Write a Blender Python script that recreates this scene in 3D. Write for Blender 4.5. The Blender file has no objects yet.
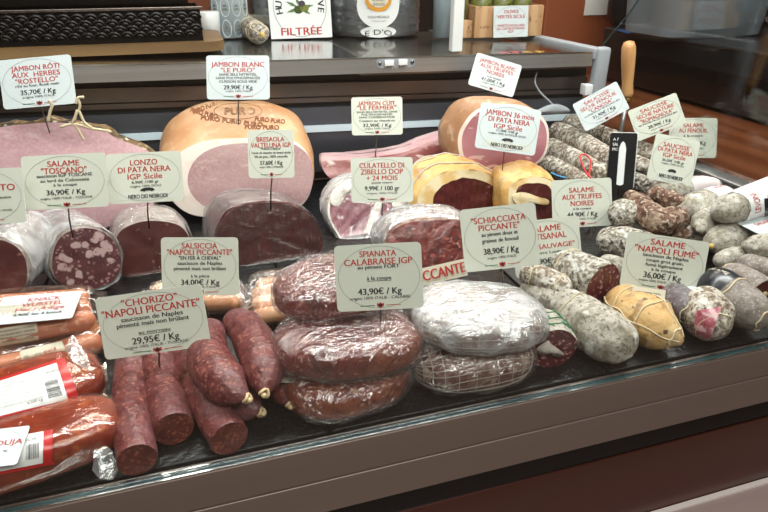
import bpy, math, random
from mathutils import Vector as V, Matrix, noise
random.seed(7)
SC = bpy.context.scene
COL = SC.collection
PI = math.pi
# ------------------------------------------------------------------ camera
H, F = 0.45, 600.0
pit, yaw = math.radians(26.3), math.radians(17.3)
fw = V((math.sin(yaw)*math.cos(pit), math.cos(yaw)*math.cos(pit), -math.sin(pit)))
rt = V((math.cos(yaw), -math.sin(yaw), 0))
up = rt.cross(fw)
cd = bpy.data.cameras.new('camera'); cam = bpy.data.objects.new('camera', cd); COL.objects.link(cam)
cam.location = (0, 0, H); cam.rotation_euler = (PI/2-pit, 0, -yaw)
cd.sensor_width = 36; cd.lens = 36*F/768; cd.clip_start = 0.02
SC.camera = cam
# ------------------------------------------------------------------ world and lights
w = bpy.data.worlds.new('world'); SC.world = w; w.use_nodes = True
w.node_tree.nodes['Background'].inputs[0].default_value = (1.0, 0.93, 0.86, 1)
w.node_tree.nodes['Background'].inputs[1].default_value = 0.15
def area(name, loc, rot, sx, sy, e, c):
    l = bpy.data.lights.new(name, 'AREA'); l.shape = 'RECTANGLE'; l.size = sx; l.size_y = sy; l.energy = e; l.color = c
    o = bpy.data.objects.new(name, l); o.location = loc; o.rotation_euler = rot; COL.objects.link(o); return o
area('counter_led_strip', (0.45, 0.80, 0.88), (math.radians(0), 0, 0), 2.4, 0.05, 15, (0.97, 1.0, 0.96))
area('front_fill_light', (0.3, -0.7, 1.7), (math.radians(20), 0, 0), 1.8, 0.9, 50, (1.0, 0.96, 0.90))  # unseen fill, added to brighten the counter front and dark areas
area('ceiling_light_middle', (0.9, 1.0, 1.72), (0, 0, 0), 1.8, 0.3, 22, (1.0, 0.98, 0.95))
area('ceiling_light_rear', (0.6, 2.2, 1.7), (0, 0, 0), 2.0, 0.5, 38, (1.0, 0.9, 0.8))
SC.view_settings.view_transform = 'Standard'; SC.view_settings.look = 'None'
SC.view_settings.exposure = 0.1; SC.view_settings.gamma = 1; SC.view_settings.use_curve_mapping = False

# ------------------------------------------------------------------ helpers
def ray(x, y): return fw + rt*((x-384)/F) + up*((256-y)/F)
def P(x, y, z=0.0):
    d = ray(x, y); t = (z-H)/d.z; return V((d.x*t, d.y*t, z))
def PY(x, y, Y):
    d = ray(x, y); t = Y/d.y; return V((d.x*t, Y, H+d.z*t))
def PP(x, y, p0, n):
    d = ray(x, y); t = (p0-V((0, 0, H))).dot(n)/d.dot(n); return V((0, 0, H))+d*t
def dep(p): return (p-V((0, 0, H))).dot(fw)
def s2l(c):
    f = lambda u: u/12.92 if u <= .04045 else ((u+.055)/1.055)**2.4
    return (f(c[0]/255), f(c[1]/255), f(c[2]/255), 1)

MATS = {}
def mat(name, col, layers=(), rough=.5, bump=None, coat=0, metal=0, spec=.5, sss=0, trans=0, rvar=None, emit=0):
    m = bpy.data.materials.new(name); m.use_nodes = True; MATS[name] = m
    nt = m.node_tree; N = nt.nodes; L = nt.links; b = N['Principled BSDF']
    tc = N.new('ShaderNodeTexCoord')
    def tex(kind, sc, det=3, stretch=None):
        src = tc.outputs['Object']
        if stretch:
            mp = N.new('ShaderNodeMapping'); mp.inputs['Scale'].default_value = stretch[:3]
            if len(stretch) > 3: mp.inputs['Rotation'].default_value = (0, 0, stretch[3])
            L.new(src, mp.inputs[0]); src = mp.outputs[0]
        if kind == 'n':
            t = N.new('ShaderNodeTexNoise'); t.inputs['Scale'].default_value = sc; t.inputs['Detail'].default_value = det
            L.new(src, t.inputs['Vector']); return t.outputs['Fac']
        if kind == 'w':
            t = N.new('ShaderNodeTexWave'); t.inputs['Scale'].default_value = sc; t.inputs['Distortion'].default_value = det
            L.new(src, t.inputs['Vector']); return t.outputs['Fac']
        nz = N.new('ShaderNodeTexNoise'); nz.inputs['Scale'].default_value = sc*.9
        L.new(src, nz.inputs['Vector'])
        mx = N.new('ShaderNodeMixRGB'); mx.blend_type = 'ADD'; mx.inputs[0].default_value = .9/sc
        L.new(src, mx.inputs[1]); L.new(nz.outputs['Color'], mx.inputs[2])
        t = N.new('ShaderNodeTexVoronoi'); t.inputs['Scale'].default_value = sc
        if kind == 'e': t.feature = 'DISTANCE_TO_EDGE'
        L.new(mx.outputs[0], t.inputs['Vector']); return t.outputs['Distance']
    cur = None
    for ly in layers:
        kind, sc, lo, hi, c = ly[:5]; det = ly[5] if len(ly) > 5 else 3; st = ly[6] if len(ly) > 6 else None
        f = tex(kind, sc, det, st)
        mr = N.new('ShaderNodeMapRange'); mr.inputs[1].default_value = lo; mr.inputs[2].default_value = hi
        L.new(f, mr.inputs[0])
        mx = N.new('ShaderNodeMixRGB'); L.new(mr.outputs[0], mx.inputs[0])
        if cur: L.new(cur, mx.inputs[1])
        else: mx.inputs[1].default_value = s2l(col)
        mx.inputs[2].default_value = s2l(c); cur = mx.outputs[0]
    if cur: L.new(cur, b.inputs['Base Color'])
    else: b.inputs['Base Color'].default_value = s2l(col)
    b.inputs['Roughness'].default_value = rough; b.inputs['Metallic'].default_value = metal
    b.inputs['Specular IOR Level'].default_value = spec
    b.inputs['Coat Weight'].default_value = coat; b.inputs['Coat Roughness'].default_value = .12
    b.inputs['Transmission Weight'].default_value = trans
    if sss:
        b.inputs['Subsurface Weight'].default_value = sss; b.inputs['Subsurface Radius'].default_value = (.01, .004, .003)
        b.inputs['Subsurface Scale'].default_value = .4
    if emit:
        b.inputs['Emission Strength'].default_value = emit; b.inputs['Emission Color'].default_value = s2l(col)
    if bump:
        bs = bump if isinstance(bump, list) else [bump]
        prev = None
        for (kind, sc, strength, dist) in bs:
            bp = N.new('ShaderNodeBump'); bp.inputs['Strength'].default_value = strength; bp.inputs['Distance'].default_value = dist
            L.new(tex(kind, sc, 4), bp.inputs['Height'])
            if prev: L.new(prev, bp.inputs['Normal'])
            prev = bp.outputs[0]
        L.new(prev, b.inputs['Normal']); 
        if coat: L.new(prev, b.inputs['Coat Normal'])
    return m

def film(name, fac=.16, rough=.1, scale=60, bump=.8, milk_glare=.06, tint=(1, 1, 1), mscale=40, dist=.004):
    """thin clear plastic: transparent + gloss, patchy milky diffuse that also paints its white glare"""
    m = bpy.data.materials.new(name); m.use_nodes = True; nt = m.node_tree; N = nt.nodes; L = nt.links
    N.remove(N['Principled BSDF']); out = N['Material Output']
    tc = N.new('ShaderNodeTexCoord')
    mp = N.new('ShaderNodeMapping'); mp.inputs['Scale'].default_value = (1, 1.8, .8); mp.inputs['Rotation'].default_value = (.3, .2, .6)
    L.new(tc.outputs['Object'], mp.inputs[0])
    n1 = N.new('ShaderNodeTexNoise'); n1.inputs['Scale'].default_value = scale; n1.inputs['Detail'].default_value = 3; n1.inputs['Distortion'].default_value = 1.2
    L.new(mp.outputs[0], n1.inputs['Vector'])
    rd = N.new('ShaderNodeMath'); rd.operation = 'SUBTRACT'; rd.inputs[1].default_value = .5; L.new(n1.outputs['Fac'], rd.inputs[0])
    ab = N.new('ShaderNodeMath'); ab.operation = 'ABSOLUTE'; L.new(rd.outputs[0], ab.inputs[0])
    bp = N.new('ShaderNodeBump'); bp.inputs['Strength'].default_value = bump; bp.inputs['Distance'].default_value = dist
    L.new(ab.outputs[0], bp.inputs['Height'])
    tr = N.new('ShaderNodeBsdfTransparent'); tr.inputs[0].default_value = (*tint, 1)
    gl = N.new('ShaderNodeBsdfGlossy'); gl.inputs['Roughness'].default_value = rough; L.new(bp.outputs[0], gl.inputs['Normal'])
    df = N.new('ShaderNodeBsdfDiffuse'); df.inputs[0].default_value = (.85, .87, .88, 1); L.new(bp.outputs[0], df.inputs['Normal'])
    lw = N.new('ShaderNodeLayerWeight'); lw.inputs[0].default_value = .35; L.new(bp.outputs[0], lw.inputs['Normal'])
    mr = N.new('ShaderNodeMapRange'); mr.inputs[3].default_value = fac; mr.inputs[4].default_value = min(1, fac*3+.15)
    L.new(lw.outputs['Facing'], mr.inputs[0])
    m1 = N.new('ShaderNodeMixShader'); L.new(mr.outputs[0], m1.inputs[0]); L.new(tr.outputs[0], m1.inputs[1]); L.new(gl.outputs[0], m1.inputs[2])
    last = m1
    if milk_glare:
        n2 = N.new('ShaderNodeTexNoise'); n2.inputs['Scale'].default_value = mscale; n2.inputs['Detail'].default_value = 3; L.new(mp.outputs[0], n2.inputs['Vector'])
        cr = N.new('ShaderNodeMapRange'); cr.inputs[1].default_value = .4; cr.inputs[2].default_value = .68
        cr.inputs[3].default_value = milk_glare*.6; cr.inputs[4].default_value = min(.95, milk_glare*2.2); L.new(n2.outputs['Fac'], cr.inputs[0])
        m2 = N.new('ShaderNodeMixShader'); L.new(cr.outputs[0], m2.inputs[0]); L.new(m1.outputs[0], m2.inputs[1]); L.new(df.outputs[0], m2.inputs[2]); last = m2
    L.new(last.outputs[0], out.inputs[0]); MATS[name] = m; return m

# ---- geometry accumulators
class Geo:
    def __init__(s): s.v = []; s.f = []
    def add(s, v, f):
        k = len(s.v); s.v += [V(p) for p in v]; s.f += [tuple(i+k for i in q) for q in f]; return s
def grid_geo(rings, cap0=True, cap1=True, wrap=True):
    g = Geo(); n = len(rings[0]); m = len(rings)
    vs = [p for r in rings for p in r]; fs = []
    for k in range(m-1):
        for i in range(n if wrap else n-1):
            j = (i+1) % n
            fs.append((k*n+i, k*n+j, (k+1)*n+j, (k+1)*n+i))
    if cap0:
        c = sum(rings[0], V())/n; vs.append(c); q = len(vs)-1
        fs += [(q, (i+1) % n, i) for i in range(n)]
    if cap1:
        c = sum(rings[-1], V())/n; vs.append(c); q = len(vs)-1; b = (m-1)*n
        fs += [(q, b+i, b+(i+1) % n) for i in range(n)]
    return g.add(vs, fs)
def disc_geo(ring, dome=0., amp=0., fr=60, off=0., rings=8, scale=1.0):
    """flat or slightly domed face closing a ring"""
    n = len(ring); c = sum(ring, V())/n
    nm = V()
    for i in range(n): nm += (ring[i]-c).cross(ring[(i+1) % n]-c)
    nm.normalize()
    vs = []; fs = []
    for k in range(rings):
        s = (1-k/rings)*scale
        for p in ring:
            q = c+(p-c)*s + nm*(off+dome*(1-s*s))
            if amp and k > 0: q = q + nm*amp*noise.noise(q*fr)
            vs.append(q)
    for k in range(rings-1):
        for i in range(n):
            j = (i+1) % n; fs.append((k*n+i, k*n+j, (k+1)*n+j, (k+1)*n+i))
    vs.append(c+nm*(off+dome)); q = len(vs)-1; b = (rings-1)*n
    fs += [(b+i, b+(i+1) % n, q) for i in range(n)]
    return Geo().add(vs, fs)
def cr(pts, t):
    n = len(pts)-1; x = min(max(t, 0), 1)*n; i = min(int(x), n-1); u = x-i
    p1, p2 = pts[i], pts[i+1]; p0 = pts[i-1] if i > 0 else p1*2-p2 if not isinstance(p1, (int, float)) else p1
    p3 = pts[i+2] if i+2 <= n else p2*2-p1 if not isinstance(p1, (int, float)) else p2
    return (p1*2 + (p2-p0)*u + (p0*2-p1*5+p2*4-p3)*u*u + (p1*3-p0-p2*3+p3)*u*u*u)*.5
def crc(pts, n):
    """closed smooth loop through pts, n samples"""
    m = len(pts); o = []
    for k in range(n):
        x = k*m/n; i = int(x); u = x-i
        p0, p1, p2, p3 = pts[(i-1) % m], pts[i % m], pts[(i+1) % m], pts[(i+2) % m]
        o.append((p1*2 + (p2-p0)*u + (p0*2-p1*5+p2*4-p3)*u*u + (p1*3-p0-p2*3+p3)*u*u*u)*.5)
    return o
def sweep(pts, rad, nu=36, nv=56, e0='round', e1='round', sq=1., n=2., amp=0., fr=40., upv=V((0, 0, 1)), seed=0., capf=1., off=0., lump=None):
    pts = [V(p) for p in pts]
    if len(pts) == 2: pts = [pts[0], (pts[0]+pts[1])/2, pts[1]]
    if not isinstance(rad, (list, tuple)): rad = [rad]*len(pts)
    if len(rad) == 2 and len(pts) == 3: rad = [rad[0], (rad[0]+rad[1])/2, rad[1]]
    M = 200; sm = [cr(pts, k/M) for k in range(M+1)]; ac = [0.]
    for k in range(M): ac.append(ac[-1]+(sm[k+1]-sm[k]).length)
    Ln = ac[-1]; rings = []; j = 0
    for k in range(nv+1):
        t = k/nv; t = .45*t+.55*(.5-.5*math.cos(PI*t)); s = t*Ln
        while j < M-1 and ac[j+1] < s: j += 1
        x = (j+(s-ac[j])/max(ac[j+1]-ac[j], 1e-9))/M
        C = cr(pts, x); T = (cr(pts, min(x+.01, 1))-cr(pts, max(x-.01, 0))).normalized()
        S = T.cross(upv); S.normalize(); Nn = S.cross(T)
        r = cr(list(rad), x); f = 1.
        for d, e in ((s, e0), (Ln-s, e1)):
            c = r*capf
            if e == 'round' and d < c: f = min(f, math.sqrt(max(1-(1-d/c)**2, .0004)))
            if e == 'pinch' and d < c*1.6:
                f = min(f, .13+.87*math.sin(min(1, d/(c*1.6))*PI/2)**.75)
            if e == 'flat' and d < r*.10: f = min(f, .965+.35*d/r)
        ring = []
        for i in range(nu):
            a = 2*PI*i/nu; ca, sa = math.cos(a), math.sin(a)
            x_ = math.copysign(abs(ca)**(2/n), ca); y_ = math.copysign(abs(sa)**(2/n), sa)*sq
            dr = S*x_+Nn*y_; rr = r*f+off
            p = C+dr*rr
            if amp:
                q = p*fr+V((seed*7.3, seed*3.1, seed)); p = p+dr*(amp*(noise.noise(q)+.5*noise.noise(q*2.3))*min(1, f*1.5))
            if lump: p = p+dr*rr*lump(a, t)
            ring.append(p)
        rings.append(ring)
    return rings
def super_(c, a, b, h, rot=0, e1=.7, e2=1., nu=56, nv=36, amp=0., fr=30., seed=0., tilt=(0, 0), off=0., fold=0.):
    """rounded disc / pillow, ring 0 at its underside"""
    R = Matrix.Rotation(rot, 3, 'Z') @ Matrix.Rotation(tilt[0], 3, 'X') @ Matrix.Rotation(tilt[1], 3, 'Y')
    f = lambda x, e: math.copysign(abs(x)**e, x); rings = []
    for k in range(nv+1):
        ph = -PI/2+PI*(k+.02)/(nv+.04); ring = []
        for i in range(nu):
            th = 2*PI*i/nu
            d = V(((a+off)*f(math.cos(ph), e1)*f(math.cos(th), e2), (b+off)*f(math.cos(ph), e1)*f(math.sin(th), e2), (h+off)*f(math.sin(ph), e1)))
            if amp or fold:
                q = d*fr+V((seed*5.1, seed, seed*2.7))
                s = amp*(noise.noise(q)+.5*noise.noise(q*2.1))
                if fold: s += fold*(1-abs(noise.noise(q*.9+V((3, 9, 1))))*3.0)*.5
                d = d+d.normalized()*s
            ring.append(V(c)+R @ d)
        rings.append(ring)
    return rings
def loft(outline, steps, amp=0., fr=25., seed=0.):
    """outline: closed loop of points; steps: (offset vector, scale)"""
    c = sum(outline, V())/len(outline); rings = []
    for ofs, s in steps:
        sx = s if isinstance(s, (int, float)) else None
        ring = []
        for p in outline:
            q = c+(p-c)*s+ofs
            if amp and ofs.length > .004:
                d = (p-c).normalized(); q = q+d*amp*noise.noise(q*fr+V((seed, seed*2, 0)))
            ring.append(q)
        rings.append(ring)
    return rings
def offs(rings, d, amp=0, fr=60, seed=0, ridge=True):
    """push a shell outward; crumple it"""
    o = []
    for r in rings:
        c = sum(r, V())/len(r); rr = []
        for p in r:
            e = (p-c); e = e.normalized() if e.length > 1e-6 else V((0, 0, 1))
            k = d
            if amp:
                nz = noise.noise(p*fr+V((seed, 0, seed))); k += amp*((1-abs(nz)*2.5) if ridge else nz)
            rr.append(p+e*k)
        o.append(rr)
    return o
def tube_geo(pts, r, seg=6, closed=False, g=None):
    g = g or Geo(); n = len(pts); vs = []; fs = []
    pv = None
    for k in range(n):
        a = pts[(k-1) % n] if (k > 0 or closed) else pts[k]; b = pts[(k+1) % n] if (k < n-1 or closed) else pts[k]
        T = (b-a); T = T.normalized() if T.length > 1e-9 else V((1, 0, 0))
        ref = pv if pv is not None and abs(pv.dot(T)) < .95 else (V((0, 0, 1)) if abs(T.z) < .9 else V((0, 1, 0)))
        S = T.cross(ref).normalized(); N_ = S.cross(T); pv = N_
        rr = r if not isinstance(r, list) else r[k]
        for i in range(seg):
            t = 2*PI*i/seg; vs.append(pts[k]+S*(rr*math.cos(t))+N_*(rr*math.sin(t)))
    m = n if closed else n-1
    for k in range(m):
        for i in range(seg):
            j = (i+1) % seg; k2 = (k+1) % n
            fs.append((k*seg+i, k*seg+j, k2*seg+j, k2*seg+i))
    if not closed:
        fs.append(tuple(range(seg))[::-1]); fs.append(tuple(range((n-1)*seg, n*seg)))
    return g.add(vs, fs)
def gpt(rings, u, v, off=.0006):
    """point on a ring grid: u 0..1 round, v 0..1 along"""
    n = len(rings[0]); m = len(rings)-1; x = (u % 1)*n; i = int(x) % n; fu = x-int(x)
    y = min(max(v, 0), 1)*m; k = min(int(y), m-1); fv = y-k; j = (i+1) % n
    p = (rings[k][i]*(1-fu)+rings[k][j]*fu)*(1-fv)+(rings[k+1][i]*(1-fu)+rings[k+1][j]*fu)*fv
    c0 = sum(rings[k], V())/n; e = p-c0
    return p+(e.normalized()*off if e.length > 1e-6 else V((0, 0, off)))
def strings(rings, loops=(), longs=(), r=.0007, off=.0006, wob=0.01, v0=.03, v1=.97, diag=0, g=None):
    g = g or Geo()
    for v in loops:
        tube_geo([gpt(rings, k/40, v+wob*math.sin(k*.9+v*20), off) for k in range(40)], r, 5, True, g)
    for u in longs:
        tube_geo([gpt(rings, u+wob*math.sin(k*.5+u*9), v0+(v1-v0)*k/40, off) for k in range(41)], r, 5, False, g)
    for d in range(diag):
        for sgn in (1, -1):
            tube_geo([gpt(rings, d/diag+sgn*.35*k/50, v0+(v1-v0)*k/50, off) for k in range(51)], r, 4, False, g)
    return g
def box_geo(a, b, g=None, bev=0.):
    g = g or Geo(); x0, y0, z0 = a; x1, y1, z1 = b
    if bev <= 0:
        return g.add([(x0, y0, z0), (x1, y0, z0), (x1, y1, z0), (x0, y1, z0), (x0, y0, z1), (x1, y0, z1), (x1, y1, z1), (x0, y1, z1)],
                     [(0, 3, 2, 1), (4, 5, 6, 7), (0, 1, 5, 4), (1, 2, 6, 5), (2, 3, 7, 6), (3, 0, 4, 7)])
    import bmesh
    bm = bmesh.new(); bmesh.ops.create_cube(bm, size=1)
    for v in bm.verts: v.co = V(((x0+x1)/2+v.co.x*(x1-x0), (y0+y1)/2+v.co.y*(y1-y0), (z0+z1)/2+v.co.z*(z1-z0)))
    bmesh.ops.bevel(bm, geom=bm.edges[:], offset=bev, segments=3, affect='EDGES', profile=.5)
    bm.verts.index_update()
    g.add([v.co.copy() for v in bm.verts], [tuple(v.index for v in f.verts) for f in bm.faces]); bm.free(); return g
def lathe_geo(c, prof, seg=48, g=None, ax=None):
    g = g or Geo(); ax = (ax or V((0, 0, 1))).normalized(); S = ax.cross(V((0, 1, 0)) if abs(ax.y) < .9 else V((1, 0, 0))).normalized(); N_ = ax.cross(S)
    rings = [[V(c)+ax*z+S*(r*math.cos(2*PI*i/seg))+N_*(r*math.sin(2*PI*i/seg)) for i in range(seg)] for r, z in prof]
    q = grid_geo(rings); return g.add(q.v, q.f)
def slab(o, X, Y, w, h, t, cr_=.0, g=None, seg=5):
    """rounded rectangle slab centred at o in plane X,Y; thickness t behind"""
    g = g or Geo(); n = X.cross(Y).normalized(); pts = []
    for sx, sy, a0 in ((1, 1, 0), (-1, 1, PI/2), (-1, -1, PI), (1, -1, 1.5*PI)):
        for k in range(seg if cr_ > 0 else 1):
            a = a0+(PI/2*k/(seg-1) if cr_ > 0 else PI/4)
            pts.append((sx*(w/2-cr_)+cr_*math.cos(a)*(1 if cr_ > 0 else 0), sy*(h/2-cr_)+cr_*math.sin(a)*(1 if cr_ > 0 else 0)))
    m = len(pts); vs = [o+X*x+Y*y for x, y in pts]+[o+X*x+Y*y-n*t for x, y in pts]
    fs = [tuple(range(m)), tuple(range(2*m-1, m-1, -1))]+[(i, i+m, (i+1) % m+m, (i+1) % m) for i in range(m)]
    return g.add(vs, fs)

# ---- objects
def obj(name, g, m, parent=None, loc=None, smooth=True, label=None, kind=None, auto=None):
    base = V((0, 0, 0))
    if parent is not None:
        q = parent
        while q is not None: base = base+q.location; q = q.parent
    elif loc is None:
        zs = min(p.z for p in g.v); xs = sum(p.x for p in g.v)/len(g.v); ys = sum(p.y for p in g.v)/len(g.v); loc = V((xs, ys, zs))
    o_loc = V((0, 0, 0)) if parent is not None else V(loc)
    q = parent
    while q is not None and q.parent is not None: q = q.parent
    if parent is None or not q.name.startswith('refrigerated'):
        for p in g.v:
            if -.02 < p.z < .001: p.z = .001
    sub = base+o_loc
    me = bpy.data.meshes.new(name); me.from_pydata([p-sub for p in g.v], [], g.f); me.update()
    me.materials.append(MATS[m] if isinstance(m, str) else m)
    if smooth:
        me.polygons.foreach_set('use_smooth', [True]*len(me.polygons))
        if auto: me.set_sharp_from_angle(angle=math.radians(auto))
    o = bpy.data.objects.new(name, me); COL.objects.link(o); o.location = o_loc
    if parent is not None: o.parent = parent
    if label: o['label'] = label
    if kind: o['kind'] = kind
    return o
def tag(o, label, cat, group=None, kind=None):
    if label: o['label'] = label
    if cat: o['category'] = cat
    if group: o['group'] = group
    if kind: o['kind'] = kind
    return o
def thing(name, label, cat, loc, group=None):
    o = bpy.data.objects.new(name, None); COL.objects.link(o); o.location = loc; o.empty_display_size = .02
    return tag(o, label, cat, group)
def struct(name, g, m, smooth=False): o = obj(name, g, m, smooth=smooth, loc=(0, 0, 0)); o['kind'] = 'structure'; return o

# ---- text
_tc = {}
def text_raw(s, bold):
    k = (s, bold)
    if k in _tc: return _tc[k]
    cu = bpy.data.curves.new('t', 'FONT'); cu.body = s; cu.size = 1; cu.resolution_u = 3; cu.offset = 0
    o = bpy.data.objects.new('t', cu); me = bpy.data.meshes.new_from_object(o)
    vs = [v.co.copy() for v in me.vertices]; fs = [tuple(p.vertices) for p in me.polygons]
    bpy.data.objects.remove(o); bpy.data.curves.remove(cu); bpy.data.meshes.remove(me)
    _tc[k] = (vs, fs); return _tc[k]
CAP = None
def text_geo(g, s, o, X, Y, w, h, n, bold=.02, lift=.0004):
    """text centred at o, cap height h, total width w (0 = natural)"""
    vs, fs = text_raw(s, bold)
    if not vs: return
    x0 = min(v.x for v in vs); x1 = max(v.x for v in vs)
    sy = h/.73; sx = (w/(x1-x0)) if w else sy
    b = bold*1.0
    for k in ((-1, 0, 1) if b >= .015 else (0,)):
        g.add([o+X*((v.x-(x0+x1)/2)*sx+k*b*sy*.8)+Y*((v.y-.365)*sy)+n*(lift+.00003*k) for v in vs], fs)
def ring_geo(g, o, X, Y, a, b, t, n, lift=.0003, seg=64):
    vs = []
    for i in range(seg):
        c, s = math.cos(2*PI*i/seg), math.sin(2*PI*i/seg)
        vs += [o+X*(a*c)+Y*(b*s)+n*lift, o+X*((a-t)*c)+Y*((b-t)*s)+n*lift]
    g.add(vs, [(2*i, 2*((i+1) % seg), 2*((i+1) % seg)+1, 2*i+1) for i in range(seg)])
def quad(g, o, X, Y, cx, cy, w, h, n, lift=.0004):
    g.add([o+X*(cx+sx*w/2)+Y*(cy+sy*h/2)+n*lift for sx, sy in ((-1, -1), (1, -1), (1, 1), (-1, 1))], [(0, 1, 2, 3)])

def face_parts(root, o, X, Y, w, h, n, lines, oval=True, crest=.93, oc=(0, 0), bold=.022, ow=.47, oh=.47):
    red, blk, grn = Geo(), Geo(), Geo()
    for ln in lines:
        s, yf, hf, wf, c = ln[:5]; xc = ln[5] if len(ln) > 5 else 0
        text_geo(red if c == 'r' else blk, s, o+X*(xc*w)+Y*((.5-yf)*h), X, Y, wf*w, hf*h, n, (bold if c == 'r' else bold*1.5) if c != 'k' else bold*.8)
        if c == 'u': quad(blk, o, X, Y, xc*w, (.5-yf-hf*.75)*h, wf*w, h*.008, n)
    if oval:
        rg = Geo(); ring_geo(rg, o+X*(oc[0]*w)+Y*(oc[1]*h), X, Y, ow*w, oh*h, h*.006, n)
        obj('oval_border', rg, 'ink_grey', root, smooth=False)
    if crest:
        y = (.5-crest)*h
        quad(grn, o, X, Y, -.15*w, y, .17*w, h*.012, n); quad(red, o, X, Y, .15*w, y, .17*w, h*.010, n)
        blk2 = Geo()
        for k, (dx, dy, ww, hh) in enumerate(((0, 0, .05, .05), (-.03, .01, .02, .05), (.03, .01, .02, .05), (0, -.03, .03, .02), (0, .035, .02, .02))):
            quad(red if k != 0 else blk, o, X, Y, dx*w, y+dy*h, ww*w, hh*h, n, .0005 if k else .0004)
        obj('green_stripe', grn, 'ink_green', root, smooth=False)
    if red.v: obj('red_lettering', red, 'ink_red', root, smooth=False)
    if blk.v: obj('black_lettering', blk, 'ink_black', root, smooth=False)

def card(label, cx, cy, wp, hp, roll, Y, pin, lines, elev=22, crest=.93, cardm='card', yw=0, group='price cards in the display', pinbot=.5, nero=False, oval=True, thick=.0012, oc=(0, 0), pinY=None, ow=.47, oh=.47):
    c = PY(cx, cy, Y); d = dep(c); vd = (c-V((0, 0, H))).normalized()
    az = V((-math.sin(yaw+yw), -math.cos(yaw+yw), 0)); e = math.radians(elev)
    n = (az*math.cos(e)+V((0, 0, math.sin(e)))).normalized()
    X0 = V((0, 0, 1)).cross(n).normalized(); Y0 = n.cross(X0)
    a = math.radians(roll); X = X0*math.cos(a)+Y0*math.sin(a); Yv = -X0*math.sin(a)+Y0*math.cos(a)
    # size on the card plane so that it spans wp x hp pixels
    def pl(px, py): return PP(px, py, c, n)
    ra = math.radians(roll); sx, sy = math.cos(ra), -math.sin(ra)
    w = (pl(cx+sx*wp/2, cy+sy*wp/2)-pl(cx-sx*wp/2, cy-sy*wp/2)).length
    h = (pl(cx+sy*hp/2*-1*-1, cy+sx*hp/2)-pl(cx-sy*hp/2*-1*-1, cy-sx*hp/2)).length
    if pin:
        base = PY(pin[0], pin[1], pinY or Y+.004); base.z = max(base.z, .0135)
    else: base = c-Yv*(h/2+.03)
    root = thing('price_card', label, 'price card', base, group)
    obj('card_plate', slab(c, X, Yv, w, h, thick, h*.07), cardm, root, smooth=False)
    face_parts(root, c, X, Yv, w, h, n, lines, crest=None if nero else crest, oval=oval, oc=oc, ow=ow, oh=oh)
    if nero:
        g = Geo(); quad(g, c, X, Yv, .02*w, -.36*h, .78*w, .15*h, n, .0002); obj('logo_band', g, 'ink_pale', root, smooth=False)
        g = Geo(); text_geo(g, 'NERO DEI NEBRODI', c-Yv*(.37*h)+X*(.02*w), X, Yv, .52*w, .085*h, n, .04, .0005)
        # small pig silhouette
        o = c-Yv*(.25*h)+X*(.02*w); pts = [(-.10, -.015), (-.085, .02), (-.04, .045), (.03, .05), (.075, .035), (.10, .0), (.085, -.015), (.07, -.02), (.06, -.04), (.045, -.015), (-.03, -.015), (-.045, -.04), (-.06, -.015)]
        g.add([o+X*(x*w)+Yv*(y*h)+n*.0005 for x, y in pts], [tuple(range(len(pts)))])
        obj('logo', g, 'ink_black', root, smooth=False)
    if pin:
        top = c-Yv*(h*.3)-n*(thick+.0012)
        g = tube_geo([top, c-Yv*(h*.5)-n*(thick+.0012), base+(c-Yv*(h*.5)-base)*.5, base-V((0, 0, .012))], .0011, 8)
        obj('steel_pin', g, 'steel_pin', root)
    return root
def PX(x, y, X):
    d = ray(x, y); t = X/d.x; return V((X, d.y*t, H+d.z*t))
# ------------------------------------------------------------------ materials
mat('card', (204, 207, 194), rough=.35, spec=.4)
mat('card_white_lit', (202, 210, 211), rough=.35, spec=.4)  # cooler copy of the card colour, with the white rear light put in
mat('ink_red', (178, 38, 34), rough=.5); mat('ink_black', (28, 28, 30), rough=.5); mat('ink_grey', (120, 124, 118), rough=.5)
mat('ink_green', (40, 105, 60), rough=.5); mat('ink_pale', (205, 208, 198), rough=.5); mat('ink_orange', (214, 150, 50), rough=.4)
mat('steel_pin', (120, 118, 116), metal=1, rough=.35)
mat('steel', (186, 186, 186), [('n', 3, .3, .7, (172, 170, 168), 2, (.3, 30, 30))], rough=.36, metal=.8)
mat('steel_top', (172, 172, 172), rough=.16, metal=1, bump=('n', 8, .15, .004))
mat('steel_brown', (128, 118, 112), rough=.35, metal=1, bump=('n', 5, .04, .002))
mat('steel_bright', (230, 238, 240), rough=.2, metal=1)
mat('rear_slat', (122, 114, 112), rough=.32, metal=.9)
mat('rear_slate', (96, 100, 110), rough=.4, metal=.75)
mat('rear_dark', (16, 14, 14), rough=.5)
mat('strip_pale', (214, 230, 240), rough=.25)
mat('grey_plastic', (150, 155, 160), rough=.4); mat('white_plastic', (232, 234, 234), rough=.35)
mat('black_tray', (15, 15, 16), [('n', 260, .52, .72, (46, 46, 46), 3)], rough=.30, bump=('n', 120, .5, .003), spec=.32)
mat('brown_panel', (140, 124, 116), rough=.42, metal=.55, bump=('n', 4, .05, .002))
mat('black_gloss', (14, 12, 12), rough=.18)
mat('gold_strip', (92, 80, 52), rough=.28, metal=.8)
mat('maroon_panel', (74, 34, 24), [('n', 2, .4, .6, (60, 40, 30), 2)], rough=.3, metal=.2)
mat('pale_ledge', (158, 142, 138), rough=.4); mat('ledge_edge', (214, 208, 204), rough=.3)
mat('teal_dark', (44, 66, 68), rough=.35)
mat('teal_edge', (70, 100, 104), rough=.15)
mat('wood_orange', (118, 68, 42), [('w', 3, .2, .9, (98, 52, 30), 6, (1, .12, 1)), ('n', 30, .5, .7, (104, 62, 38), 4, (1, .1, 1))], rough=.28)
mat('wood_pale', (196, 158, 118), [('w', 8, .3, .9, (178, 136, 96), 5, (1, 1, .15)), ('n', 60, .6, .7, (120, 85, 55), 2)], rough=.55)
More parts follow.
